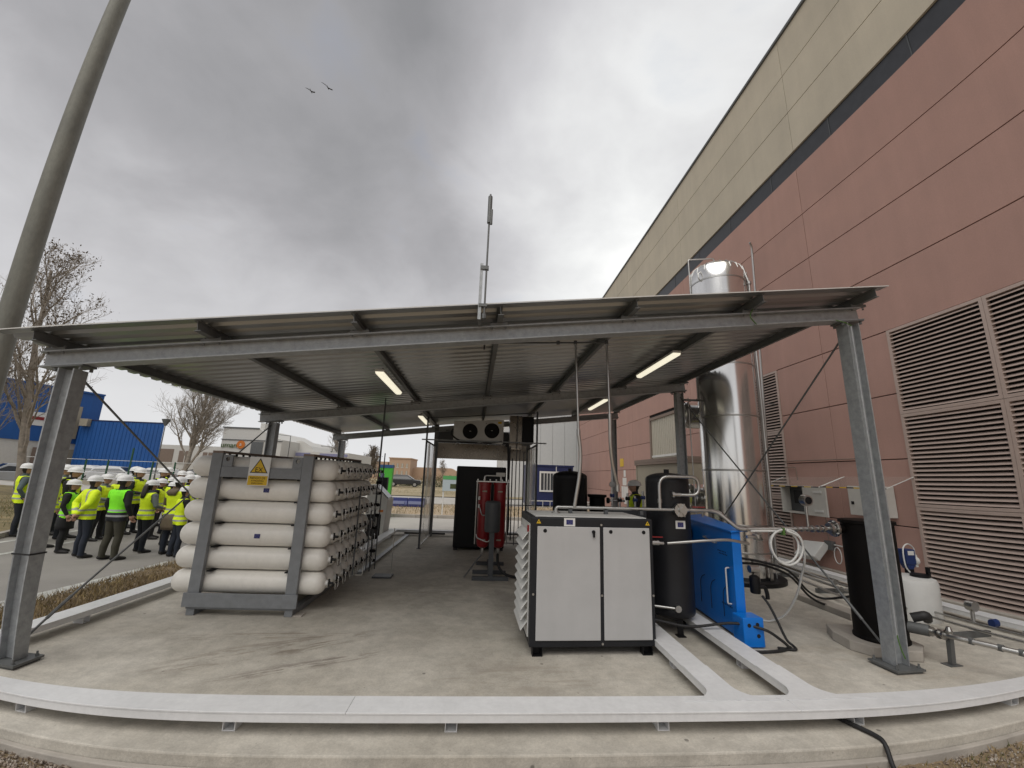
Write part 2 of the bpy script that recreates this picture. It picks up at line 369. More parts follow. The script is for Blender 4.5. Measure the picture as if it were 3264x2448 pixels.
    c = patch(0.2+ox, 8.0+oy, 2.2, 2.8, 0.0, 3.0, (0.24,0.22,0.195,1), 0.42, 0.62, 0.6, c)
    c = patch(-0.6+ox, 7.2+oy, 0.8, 0.2, 0.2, 3.0, (0.62,0.60,0.56,1), 0.5, 0.6, 0.6, c)
    c = patch(4.2+ox, 4.6+oy, 1.6, 0.6, -0.3, 3.0, (0.34,0.27,0.19,1), 0.45, 0.65, 0.45, c)
    L(c, bs.inputs['Base Color']); bs.inputs['Roughness'].default_value = 0.88
    bp = N(t, 'ShaderNodeBump', i={'Strength': 0.35, 'Distance': 0.01}); L(noise(55, 6, 0.7), bp.inputs['Height']); L(bp.outputs[0], bs.inputs['Normal'])
    return m
M['concrete'] = make_concrete()
def clear_film():
    m = bpy.data.materials.new('clear_plastic_film'); m.use_nodes = True; t = m.node_tree; L = t.links.new
    out = t.nodes['Material Output']; bs = t.nodes['Principled BSDF']
    bs.inputs['Base Color'].default_value = (0.85,0.85,0.82,1); bs.inputs['Roughness'].default_value = 0.22
    tr = N(t, 'ShaderNodeBsdfTransparent'); mx = N(t, 'ShaderNodeMixShader')
    tc = N(t, 'ShaderNodeTexCoord'); mp = N(t, 'ShaderNodeMapping', i={'Scale': (9,9,0.7)}); L(tc.outputs['Object'], mp.inputs[0])
    n = N(t, 'ShaderNodeTexNoise', i={'Scale': 1.2, 'Detail': 3.0}); L(mp.outputs[0], n.inputs['Vector'])
    r = N(t, 'ShaderNodeMapRange', i={1: 0.35, 2: 0.7, 3: 0.36, 4: 0.74}); L(n.outputs[0], r.inputs[0]); L(r.outputs[0], mx.inputs[0])
    L(tr.outputs[0], mx.inputs[1]); L(bs.outputs[0], mx.inputs[2]); L(mx.outputs[0], out.inputs[0])
    bp = N(t, 'ShaderNodeBump', i={'Strength': 0.5, 'Distance': 0.03}); L(n.outputs[0], bp.inputs['Height']); L(bp.outputs[0], bs.inputs['Normal'])
    return m
M['film'] = clear_film()
# ================================================================ setting
def sheet(name, poly, z, m, kind=True):
    b = B(); b.add([(x,y,z) for x,y in poly], [tuple(range(len(poly)))])
    o = b.build(name, m)
    if kind: struct(o)
    return o
sheet('ground', [(-900,-300),(900,-300),(900,1500),(-900,1500)], -0.17, M['sand'])
ROADL = [(-9.6,-12),(-10.6,4),(-11.5,10.5),(-13.7,15.1),(-15.6,20.6),(-18.5,28.2)]
sheet('road', ROADL + [(-18.5,28.3),(60,28.3),(60,35.5),(-60,35.5),(-60,29),(-24,28.4),(-19.5,28.25),(-16.6,20.4),(-14.9,15.2)][:0] +
      [(-14.5,28.2),(-9.3,19.9),(40,19.9),(40,14.6),(-5.9,14.6),(-6.25,9.7),(-6.1,6),(-5.9,-12)], -0.155, M['asphalt'])
sheet('far_road', [(-80,27.5),(60,27.5),(60,35.8),(-80,39)], -0.148, M['paleroad'])
sheet('rear_road', [(-8.6,14.7),(40,14.7),(40,19.85),(-9.0,19.85)], -0.149, M['paleroad'])
sheet('grass_verge', [(-80,-12),(-9.75,-12),(-10.75,4),(-11.65,10.6),(-13.85,15.2),(-15.75,20.7),(-18.2,27.3),(-80,38.8)], -0.03, M['grass'])
sheet('sandy_verge', [(-9.0,20.1),(40,20.1),(40,27.3),(-13.8,27.3)], -0.06, M['sand'])
sheet('waste_ground', [(-120,39.3),(90,36),(90,140),(-160,140)], -0.10, M['waste'])
# kerbs: single kerb stones as parts
def kerb(path, name, w=0.14, z0=-0.16, z1=-0.02, ln=1.0):
    run = thing(name, '', 'kerb', (path[0][0], path[0][1], z0)); del run['category'], run['label']; run['kind'] = 'structure'
    proto = None; cur = 0
    for (ax, ay), (bx, by) in zip(path, path[1:]):
        L_ = math.hypot(bx-ax, by-ay); n = max(1, int(L_/ln)); st = L_/n; an = math.atan2(by-ay, bx-ax)
        for i in range(n):
            t = (i+0.5)/n; x, y = ax+(bx-ax)*t, ay+(by-ay)*t
            if proto is None:
                b = B(); b.box(-0.5,0.5,-w/2,w/2,0,z1-z0)
                proto = b.build('kerb_stone', M['kerb'], run, bevel=0.012, local=True); o = proto
            else: o = inst(proto, run, (0,0,0))
            o.location = (x-path[0][0], y-path[0][1], rnd.uniform(-0.004,0.004)); o.rotation_euler = (0,0,an); o.scale = (st*0.988,1,1)
kerb([(-10.7,4),(-11.6,10.5),(-13.8,15.1),(-15.7,20.6),(-18.2,27.3)], 'kerb')
kerb([(-9.0,20.0),(10,20.0)], 'rear_kerb', ln=1.0)
kerb([(-13.9,27.4),(12,27.4)], 'far_kerb', ln=1.5)
for poly in ([(-10.95,7.5),(-10.80,7.5),(-12.05,16.2),(-12.2,16.2)], [(-9.95,9.0),(-9.82,9.0),(-10.5,14.6),(-10.63,14.6)], [(-6.75,4.0),(-6.2,4.0),(-6.35,9.6),(-6.55,9.6)]):
    struct(sheet('road_marking', poly, -0.150, M['paint']))
# lumpy soil strip between slab and road
def lumpy(name, x0, x1, y0, y1, z, amp, m, st=0.06, edge=True):
    nx, ny = int((x1-x0)/st), int((y1-y0)/st); b = B(); rr = np.random.RandomState(3)
    a = rr.rand(ny+1, nx+1); c = rr.rand(ny//6+3, nx//6+3)
    vs = []
    for j in range(ny+1):
        for i in range(nx+1):
            u, v = i/6, j/6; iu, iv = int(u), int(v); fu, fv = u-iu, v-iv
            k = (c[iv,iu]*(1-fu)+c[iv,iu+1]*fu)*(1-fv)+(c[iv+1,iu]*(1-fu)+c[iv+1,iu+1]*fu)*fv
            e = min(1, 6*min(i/nx, 1-i/nx)) if edge else 1
            vs.append((x0+(x1-x0)*i/nx + (rr.rand()-0.5)*st*0.5, y0+(y1-y0)*j/ny, z + amp*(0.45*a[j,i]+0.75*k)*e))
    fs = [(j*(nx+1)+i, j*(nx+1)+i+1, (j+1)*(nx+1)+i+1, (j+1)*(nx+1)+i) for j in range(ny) for i in range(nx)]
    b.add(vs, fs); return struct(b.build(name, m))
lumpy('soil_strip', -6.3, -4.88, 2.4, 14.4, -0.165, 0.11, M['soil'])
lumpy('front_soil', -5.2, 7.2, 2.0, 3.25, -0.165, 0.05, M['soil'], st=0.05, edge=False)
def gravel(name, boxes, n, m, smin, smax, label):
    b = B()
    for _ in range(n):
        x0, x1, y0, y1, z = rnd.choice(boxes); x, y = rnd.uniform(x0,x1), rnd.uniform(y0,y1); s = rnd.uniform(smin, smax)
        q = Quaternion((rnd.gauss(0,1),rnd.gauss(0,1),rnd.gauss(0,1),rnd.gauss(0,1))).normalized().to_matrix()
        vs = [Vector((x,y,z+s*0.2)) + q @ Vector((a*s*rnd.uniform(.6,1), c*s*rnd.uniform(.5,.9), d*s*rnd.uniform(.4,.7))) for a,c,d in ((1,0,0),(-1,0,0),(0,1,0),(0,-1,0),(0,0,1),(0,0,-1))]
        b.add(vs, [(0,2,4),(2,1,4),(1,3,4),(3,0,4),(2,0,5),(1,2,5),(3,1,5),(0,3,5)], rnd.randrange(len(m)))
    return stuff(b.build(name, m), label)
M['peb1'] = mat('pebble_a', (0.27,0.22,0.175), 0.9, var=0.2); M['peb2'] = mat('pebble_b', (0.15,0.115,0.09), 0.9, var=0.2); M['peb3'] = mat('pebble_c', (0.38,0.34,0.29), 0.9, var=0.2)
gravel('gravel', [(-4.6,-1.4,2.3,3.17,-0.13),(-4.6,-2.3,2.3,3.17,-0.13),(1.2,5.6,2.3,3.17,-0.135)], 9000, [M['peb1'],M['peb2'],M['peb3'],M['peb1']], 0.006, 0.022, 'loose brown gravel in front of the slab')
gravel('soil_clods', [(-6.2,-4.95,3.2,12.0,-0.09)], 1200, [M['soil'],M['peb2'],M['peb1']], 0.01, 0.035, 'clods and stones on the soil strip')
def blades(name, boxes, n, mats, h0, h1, label):
    b = B()
    for _ in range(n):
        x0, x1, y0, y1, z = rnd.choice(boxes); x, y = rnd.uniform(x0,x1), rnd.uniform(y0,y1); h = rnd.uniform(h0,h1); a = rnd.uniform(0,6.28); w = 0.004+h*0.03
        dx, dy = math.cos(a)*w, math.sin(a)*w; lx, ly = rnd.gauss(0,0.45)*h, rnd.gauss(0,0.45)*h
        b.add([(x-dx,y-dy,z),(x+dx,y+dy,z),(x+lx,y+ly,z+h)], [(0,1,2)], rnd.randrange(len(mats)))
    return stuff(b.build(name, mats), label)
M['straw2'] = mat('dull_straw', (0.16,0.125,0.06), 0.9, var=0.3); M['straw'] = mat('straw', (0.30,0.22,0.10), 0.9, var=0.2); M['gblade'] = mat('grass_blade', (0.085,0.10,0.03), 0.9, var=0.3)
blades('dry_grass', [(-6.2,-4.95,3.2,12.5,-0.09)], 15000, [M['straw'],M['straw2'],M['soil']], 0.03, 0.10, 'dry straw on the soil strip')
blades('foreground_grass', [(2.0,5.6,2.4,3.15,-0.135)], 1300, [M['straw'],M['straw2'],M['gblade']], 0.02, 0.06, 'short grass and weeds at the slab corner')
blades('verge_grass', [(-24,-12.6,8,22,-0.03),(-20,-13.9,15,24,-0.03)], 9000, [M['gblade'],M['straw'],M['gblade']], 0.04, 0.14, 'rough grass on the far verge')
blades('rear_grass', [(-9,9,20.4,27,-0.06),(-30,10,40,58,-0.1)], 9000, [M['straw'],M['straw'],M['gblade']], 0.05, 0.22, 'dry yellow grass behind the slab')
# slab
b = B(); b.box(-4.93,7.62,3.22,13.95,-0.32,0.0)
struct(b.build('slab', M['concrete'], bevel=0.012))
b = B(); b.box(-4.93,6.9,3.16,3.215,-0.32,-0.075)
struct(b.build('slab_footing', M['kerb'], bevel=0.008))

# ================================================================ warehouse on the right
WX = 7.6
wh = thing('warehouse_building', 'pink and cream panelled warehouse with louvres along the right side', 'building', (WX+12, 14, 0))
b = B(); b.box(WX+0.06, WX+30, -4, 33.2, -0.3, 13.8)
b.build('wall_core', M['dark'], wh)
ZJ = [0.02,1.17,2.36,3.56,4.78,5.98,7.21,8.41,9.70]; YJ = [-3.9,2.27,8.45,14.6,20.8,27.0,33.2]
OPEN = [(2.1,6.9,0.0,4.78),(9.95,11.5,0.0,4.78),(15.3,18.55,0.0,4.66)]
def panels(zj, m, name):
    g = 0.009
    for z0, z1 in zip(zj, zj[1:]):
        segs = list(zip(YJ, YJ[1:]))
        for a, c, oz0, oz1 in OPEN:
            if z0 < oz1-0.2:
                nsegs = []
                for s0, s1 in segs:
                    if c <= s0 or a >= s1: nsegs.append((s0,s1)); continue
                    if a > s0: nsegs.append((s0,a))
                    if c < s1: nsegs.append((c,s1))
                segs = nsegs
        for s0, s1 in segs:
            b = B(); b.box(WX, WX+0.055, s0+g*0.7, s1-g*0.7, z0+g, z1-g); b.build(name, m, wh, bevel=0.006)
panels(ZJ, M['pink'], 'wall_panel')
panels([10.25,11.45,12.65,13.85], M['creamw'], 'cream_wall_panel')
b = B()
b.box(WX+0.045, WX+0.057, -3.9, 33.2, 9.72, 10.24)
b.build('glazing_strip', M['strip'], wh)
for y in np.arange(-2.5, 33, 1.98):
    b = B(); b.box(WX+0.035, WX+0.044, y-0.012, y+0.012, 9.72, 10.24); b.build('strip_mullion', M['dgrey'], wh)
b = B(); b.box(WX-0.05, WX+0.3, -3.9, 33.25, 13.85, 13.93); b.build('parapet_cap', M['galvdk'], wh)
def louvre(y0, y1, z0, z1, pitch=0.075):
    f = 0.055
    b = B(); b.box(WX-0.02, WX+0.05, y0+.003, y0+f, z0+.003, z1-.003); b.box(WX-0.02, WX+0.05, y1-f, y1-.003, z0+.003, z1-.003)
    b.box(WX-0.02, WX+0.05, y0+f, y1-f, z0+.003, z0+f); b.box(WX-0.02, WX+0.05, y0+f, y1-f, z1-f, z1-.003)
    lv = b.build('louvre_panel', M['louvre'], wh)
    n = int((z1-z0-2*f)/pitch); pr = None; base = MW[wh].inverted()
    for i in range(n):
        z = z0+f+(i+0.5)*(z1-z0-2*f)/n
        if pr is None:
            q = B(); q.prism([(-0.031,-0.020),(-0.026,-0.025),(0.014,0.010),(0.032,0.024),(0.026,0.027),(-0.008,0.008)], 'y', -(y1-y0)/2+f, (y1-y0)/2-f)
            pr = q.build('slat', M['louvre'], lv, local=True); o = pr
        else: o = inst(pr, lv, (0,0,0))
        o.location = base @ Vector((WX+0.012, (y0+y1)/2, z))
for ya, yb in ((5.3,6.9),(3.7,5.3),(2.1,3.7)):
    for za, zb in ((0.02,1.53),(1.53,3.16),(3.16,4.78)): louvre(ya, yb, za, zb)
louvre(9.95,11.5,0.02,1.53); louvre(9.95,11.5,1.53,3.16); louvre(9.95,11.5,3.16,4.78)
# roller-type sheet door with brown surround
b = B()
for i in range(17):
    y = 15.42+i*0.18; b.box(WX+0.04, WX+0.075, y, y+0.11, 0.02, 4.52)
b.box(WX+0.055, WX+0.07, 15.4, 18.5, 0.02, 4.55)
dr = b.build('sheet_door', M['shutter'], wh)
b = B(); b.box(WX+0.02,WX+0.05,15.45,18.45,2.86,2.95); b.build('door_rail', M['offwhite'], dr)
b = B(); b.box(WX-0.01,WX+0.07,15.3,15.42,0,4.66); b.box(WX-0.01,WX+0.07,18.46,18.58,0,4.66); b.box(WX-0.01,WX+0.07,15.42,18.46,4.54,4.66); b.build('door_frame', M['porch'], wh)
b = B(); b.box(WX-1.5,WX-0.002,12.4,16.6,2.42,2.50); b.box(WX-1.5,WX-0.002,12.4,12.5,2.505,2.62); b.box(WX-1.5,WX-1.42,12.5,16.6,2.505,2.62); b.build('porch_roof', M['porch'], wh)
b = B(); b.box(WX-1.45,WX-0.01,12.42,12.5,0.02,2.415); b.box(WX-1.45,WX-0.01,16.5,16.58,0.02,2.415); b.box(WX-1.43,WX-1.38,12.52,16.48,0.02,2.41); b.build('porch_wall', M['beige'], wh)
b = B(); b.box(WX-0.02,WX-0.002,22.3,22.85,2.55,2.98); b.build('yellow_plate', M['yellow'], wh)
b = B()
for y0,y1,z0,z1 in ((21.9,22.5,1.55,1.95),(21.7,22.3,0.6,1.5),(22.35,22.7,0.9,1.5),(22.0,22.3,2.0,2.35)): b.box(WX-0.015,WX-0.002,y0,y1,z0,z1)
b.build('notice_sheet', M['signw'], wh)
b = B()
b.box(WX-0.08,WX-0.002,24.4,24.55,3.4,3.75); b.tube([(WX-0.05,24.47,3.4),(WX-0.05,24.47,3.05)],0.02,6); b.build('wall_lamp', M['porch'], wh)
b = B(); b.box(WX-0.14,WX-0.003,-3.9,33.2,-0.02,0.10); b.build('wall_plinth', M['kerb'], wh)

# ================================================================ white cable channels on the slab
def chan(name, label, p, q, feet, w=0.235, z0=0.09, z1=0.158, covers=()):
    d = (Vector(q)-Vector(p)); along = 'x' if abs(d.x) > abs(d.y) else 'y'
    t = thing(name, label, 'cable tray', ((p[0]+q[0])/2,(p[1]+q[1])/2,0))
    def bx(b, a0, a1, c0, c1, z0, z1):
        if along == 'x': b.box(a0,a1,p[1]+c0,p[1]+c1,z0,z1)
        else: b.box(p[0]+c0,p[0]+c1,a0,a1,z0,z1)
    lo, hi = (p[0],q[0]) if along == 'x' else (p[1],q[1])
    b = B(); bx(b, lo, hi, -w/2+0.004, w/2-0.004, z0, z1-0.014); b.build('tray', M['white'], t, bevel=0.003)
    cs = [lo, *covers, hi]
    for a, c in zip(cs, cs[1:]):
        b = B(); bx(b, a+0.0012, c-0.0012, -w/2, w/2, z1-0.0135, z1); b.build('cover', M['white'], t, bevel=0.003)
    pr = None
    for f in feet:
        b = B()
        if along == 'x':
            b.box(f-0.045,f-0.039,p[1]-0.05,p[1]+0.06,0.0,z0-0.001); b.box(f+0.039,f+0.045,p[1]-0.05,p[1]+0.06,0.0,z0-0.001); b.box(f-0.038,f+0.038,p[1]-0.05,p[1]+0.06,0.001,0.007); b.box(f-0.038,f+0.038,p[1]+0.05,p[1]+0.058,0.008,z0-0.001)
        else:
            b.box(p[0]-0.06,p[0]+0.06,f-0.045,f-0.039,0.0,z0-0.001); b.box(p[0]-0.06,p[0]+0.06,f+0.039,f+0.045,0.0,z0-0.001); b.box(p[0]-0.06,p[0]+0.06,f-0.038,f+0.038,0.001,0.007)
        b.build('foot', M['white'], t)
    return t
fc = chan('cable_tray', 'long white cable tray running across the front edge of the slab', (-4.72,3.53), (7.3,3.53), [-3.31,-1.73,-0.15,1.45,3.05,4.65], covers=(-3.9,-0.9,2.52,5.5))
def tplate(x, wl, wr, y0, w, r):
    pts = [(x-wl,y0),(x+wr,y0)]
    pts += [(x+w/2+r-r*math.sin(a), y0+0.035+r-r*math.cos(a)) for a in np.linspace(0, math.pi/2, 7)]
    pts += [(x+w/2, y0+0.62),(x-w/2, y0+0.62)]
    pts += [(x-w/2-r+r*math.cos(a), y0+0.035+r-r*math.sin(a)) for a in np.linspace(0, math.pi/2, 7)]
    b = B(); b.prism(pts, 'z', 0.1595, 0.164); return b
for x, wl, wr, rad in ((2.06,0.40,0.425,0.20),(2.78,0.285,0.52,0.22)):
    t = chan('cable_tray', '', (x,3.652), (x,7.4), [4.55,6.0])
    t['label'] = 'white branch cable tray ending beside the light grey cabinet' if x < 2.5 else 'white branch cable tray running under the blue machine'
    tplate(x, wl, wr, 3.56, 0.235, rad).build('junction_cover', M['white'], t)
chan('cable_tray', 'white cable tray along the left slab edge beside the soil strip', (-4.60,3.652), (-4.60,13.2), [5.5,7.1,8.7,10.3,11.9], covers=(6.2,9.2))
chan('cable_tray', 'white cable tray along the foot of the pink wall', (6.98,3.652), (6.98,12.6), [5.0,6.6,8.2,9.8,11.4], covers=(6.7,9.7))
chan('cable_tray', 'white cable tray across the rear of the slab', (-4.47,13.35), (6.8,13.35), [-3.2,-1.6,0,1.6,3.2,4.8])
chan('cable_tray', 'white cable tray beyond the gas cylinder rack leading to the console', (-2.62,8.6), (-2.62,13.22), [9.4,11.0,12.6])
b = B(); b.box(-2.22,-2.12,8.2,13.2,0.0,0.05); tag(b.build('floor_rail', M['galv'], bevel=0.004), 'low steel rail on the slab beside the cylinder rack', 'rail')

# ================================================================ steel canopy
SL = 0.122
can = thing('steel_canopy', 'galvanised steel canopy with sloping corrugated roof over the equipment', 'canopy', (0.10,4.37,0), R(1.2))
bt = lambda x: 3.468 + SL*x                        # beam top
YF = [0.0, 4.35, 8.83]; PX = [-4.47,-2.98,-1.49,0.0,1.49,2.98,4.42]
for y in YF:
    b = B(); b.ibeam((-4.60,y,bt(-4.60)-0.0825),(4.46,y,bt(4.46)-0.0825),0.15,0.165,0.008,0.013); b.build('beam', M['galv'], can, local=True)
    for sx in (-1, 1):
        x = sx*4.30; zt = bt(x)-0.180
        b = B(); b.ibeam((x,y,0.045),(x,y,zt-0.02),0.16,0.16,0.009,0.013,up=(1,0,0)); c = b.build('column', M['galv'], can, local=True)
        b = B(); b.box(x-0.17,x+0.17,y-0.17,y+0.17,0.022,0.042)
        for dx in (-.13,.13):
            for dy in (-.13,.13): b.lathe([(0.017,0.0425),(0.017,0.06),(0.010,0.061),(0.010,0.085)],(x+dx,y+dy,0),6)
        b.box(x-0.15,x+0.15,y-0.15,y+0.15,0.0,0.021)
        b.build('base_plate', M['galvdk'], c, local=True)
        b = B(); b.bar((x-0.15,y,bt(x-0.15)-0.175),(x+0.15,y,bt(x+0.15)-0.175),0.17,0.018)
        for dx in (-.12,.12):
            for dy in (-.06,.06): b.lathe([(0.016,0),(0.016,0.03)],(x+dx,y+dy,bt(x+dx)-0.220),6)
        b.build('cap_plate', M['galvdk'], c, local=True)
un = Vector((-SL,0,1)).normalized()
for k, x in enumerate(PX):
    z = bt(x)
    b = B(); b.ibeam((x,-0.31,z+0.082),(x,9.15,z+0.082),0.06,0.105,0.005,0.007,up=un); pu = b.build('purlin', M['galvdk'], can, local=True)
    for y in YF:
        b = B(); b.bar((x-0.10,y-0.05,bt(x-0.10)+0.015),(x+0.10,y-0.05,bt(x+0.10)+0.015),0.05,0.029)
        for dx in (-0.075,0.075): b.lathe([(0.011,0),(0.011,0.02)],(x+dx,y-0.05,bt(x+dx)+0.03),6); b.lathe([(0.010,0),(0.010,0.02)],(x+dx,y-0.05,bt(x+dx)-0.034),6)
        b.build('purlin_clip', M['galvdk'], pu, local=True)
# trapezoidal sheet, ribs along the slope
b = B(); prof = []; y = -0.34; p = 0.205
while y < 9.3:
    prof += [(y,0.0),(y+0.105,0.0),(y+0.130,0.038),(y+0.180,0.038)]; y += p
prof.append((y,0.0)); n = len(prof)
xs = [-4.84,-1.6,1.5,4.55]; vs = []
for off in (0.0, 0.003):
    for x in xs:
        vs += [(x, a, bt(x)+0.1385+c+off) for a, c in prof]
fs = []
for k in range(len(xs)-1):
    for i in range(n-1):
        fs.append((k*n+i,(k+1)*n+i,(k+1)*n+i+1,k*n+i+1)); o_ = len(xs)*n; fs.append((o_+k*n+i,o_+k*n+i+1,o_+(k+1)*n+i+1,o_+(k+1)*n+i))
b.add(vs, fs); b.build('roof_sheet', M['sheet'], can, local=True)
b = B(); b.bar((-4.85,-0.35,bt(-4.85)+0.145),(4.56,-0.35,bt(4.56)+0.145),0.006,0.010); b.build('lit_edge_line', M['offwhite'], can, local=True)  # added pale bar paints the light catching the sheet's front edge
b = B(); b.bar((-4.85,y+0.012,bt(-4.85)+0.145),(4.56,y+0.012,bt(4.56)+0.145),0.006,0.010); b.build('lit_edge_line', M['offwhite'], can, local=True)  # same painted edge light along the rear
for x, zt in ((-4.30,2.68),(4.30,3.68)):
    for ya, yb in ((0.09,4.26),(4.26,0.09)):
        dx = 0.014 if ya < yb else -0.014
        b = B(); b.tube([(x+dx,ya,zt),(x+dx,yb,0.16)],0.0115,8); b.tube([(x+dx,(ya*.12+yb*.88),zt*.12+.16*.88),(x+dx,(ya*.06+yb*.94),zt*.06+.16*.94)],0.017,6); b.build('brace_rod', M['galvdk'], can, local=True)
b = B(); b.box(-4.386,-4.214,-0.088,-0.0815,0.972,0.986); b.box(-4.386,-4.214,0.0815,0.088,0.972,0.986); b.box(-4.390,-4.384,-0.088,0.088,0.972,0.986); b.box(-4.216,-4.210,-0.088,0.088,0.972,0.986)
b.build('strap', M['rubber'], can, local=True)
b = B()
b.tube(rounded([(4.24,-0.100,0.35),(4.24,-0.100,3.74)],0.05),0.0105,8); b.build('conduit', M['galv'], can, local=True)
b = B(); b.tube(rounded([(3.0,-0.095,bt(3.0)-0.16),(4.05,-0.095,bt(4.05)-0.16)],0.05),0.010,8); b.build('conduit', M['galv'], can, local=True)
M['gwire'] = mat('earth_wire', (0.07,0.15,0.03), 0.5)
b = B(); b.tube(smoothpath([(2.99,-0.10,bt(3.0)+0.03),(2.93,-0.13,bt(3)-0.08),(3.02,-0.10,bt(3.0)-0.16)]),0.006,6); b.build('earth_wire', M['gwire'], can, local=True)
b = B(); b.tube(smoothpath([(4.05,-0.10,bt(4.05)-0.16),(4.14,-0.13,bt(4.05)-0.20),(4.24,-0.11,3.74)]),0.006,6); b.build('earth_wire', M['gwire'], can, local=True)
b = B(); b.tube(smoothpath([(4.24,-0.105,0.36),(4.25,-0.12,0.24),(4.27,-0.14,0.14)]),0.006,6); b.build('earth_wire', M['gwire'], can, local=True)
# lit tube fittings under the roof
for x, y, z, ln, lab in ((-1.53,6.45,3.185,1.5,'lit tube light under the canopy nearest left of the antenna'),(2.82,6.5,3.705,1.5,'lit tube light under the canopy nearest the silver tank'),
                     (-1.61,10.9,3.185,1.5,'lit tube light above the clear curtain of the enclosure'),(2.89,10.4,3.71,1.5,'lit tube light at the rear right, above the black tank')):
    t = thing('tube_light', lab, 'light', (x,y,z), R(1), 'tube lights under the canopy')
    b = B(); b.box(-0.065,0.065,-ln/2,ln/2,0.035,0.075); b.build('housing', M['offwhite'], t, local=True, bevel=0.01)
    b = B(); b.prism([(-0.06,0.034),(-0.05,0.005),(-0.03,-0.008),(0.03,-0.008),(0.05,0.005),(0.06,0.034)],'y',-ln/2+0.015,ln/2-0.015); b.build('diffuser', M['lit'], t, local=True)
    for yy in (-ln/2+0.2, ln/2-0.2):
        b = B(); b.box(-0.01,0.01,yy-0.01,yy+0.01,0.076,0.13); b.build('bracket', M['galvdk'], t, local=True)
# vent mast on the roof edge
t = thing('vent_mast', 'thin vent pipe mast rising from the front edge of the canopy roof', 'mast', (-0.1,4.0,3.38))
b = B(); b.bar((-0.155,4.0,3.52),(-0.155,4.0,4.15),0.032,0.016,up=(0,1,0)); b.build('bracket_bar', M['galv'], t)
b = B(); b.tube([(-0.105,4.0,3.52),(-0.10,4.0,5.0)],0.0100,10); b.build('pipe', M['galvdk'], t, smooth=40)
b = B(); b.tube([(-0.10,4.0,4.64),(-0.10,4.0,4.97)],0.024,12); b.tube([(-0.08,3.99,4.62),(-0.08,3.99,4.80)],0.015,10); b.build('silencer', M['galvdk'], t, smooth=40)
for z0_, z1_ in ((4.08,4.12),(3.66,3.69)):
    b = B(); b.box(-0.165,-0.08,3.98,4.02,z0_,z1_); b.build('clamp', M['galvdk'], t)
b = B(); b.lathe([(0.024,0),(0.024,0.05)],(-0.105,4.0,3.53),8); b.build('socket', M['galvdk'], t)
b = B(); b.box(-0.172,-0.138,4.01,4.30,3.55,3.60); b.build('foot_bracket', M['galvdk'], t)
t.location = (-0.06,4.0,3.27)
# tall lamp mast beyond the left roof corner
b = B(); b.tube([(-6.09,5.2,-0.17),(-6.10,5.2,4.0),(-6.14,5.2,12.0)],[0.128,0.126,0.122],28)
tag(b.build('lamp_post', M['lamp_post'], smooth=50), 'tall thick mottled grey post leaning across the upper left corner', 'post')
# ================================================================ text helper
def text_mesh(s, size, m, parent, name, M4, depth=0.0008, align='CENTER'):
    c = bpy.data.curves.new('lettering', 'FONT'); c.body = s; c.size = size; c.align_x = align; c.align_y = 'CENTER'; c.extrude = depth
    o = bpy.data.objects.new('lettering', c); COL.objects.link(o)
    bpy.context.view_layer.update()
    me = bpy.data.meshes.new_from_object(o.evaluated_get(bpy.context.evaluated_depsgraph_get()))
    bpy.data.objects.remove(o); bpy.data.curves.remove(c)
    me.transform(M4); me.materials.clear(); me.materials.append(m)
    q = bpy.data.objects.new(name, me); COL.objects.link(q)
    if parent is not None: q.parent = parent; me.transform(MW[parent].inverted()); MW[q] = MW[parent]
    else: MW[q] = Matrix.Identity(4)
    return q
FRONT = Matrix(((1,0,0,0),(0,0,-1,0),(0,1,0,0),(0,0,0,1)))       # text standing up, read from -Y
def flag(parent, c, w, h, yoff=0.0, frame=False, name='flag_sticker', facing=FRONT):
    """small blue sticker with a ring of pale dots, lying in the plane of FRONT at c"""
    b = B(); b.box(-w/2,w/2,-h/2,h/2,0,0.0012); 
    b.xform(Matrix.Translation(c) @ facing)
    o = b.build(name, M['euro'], parent)
    d = B(); r = h*0.30
    for i in range(12):
        a = i*math.pi/6; d.lathe([(h*0.035,0.0014),(h*0.035,0.0018)],(r*math.cos(a),r*math.sin(a),0),6)
    d.xform(Matrix.Translation(c) @ facing); d.build('ring_of_stars', M['starw'], o) 
    if frame:
        f = B(); f.box(-w*0.85,w*0.85,-h*0.85,h*0.85,-0.0015,-0.0002); f.xform(Matrix.Translation(c) @ facing); f.build('sticker_border', M['signw'], o)
    return o
M['starw'] = mat('pale_print', (0.35,0.36,0.42), 0.5)

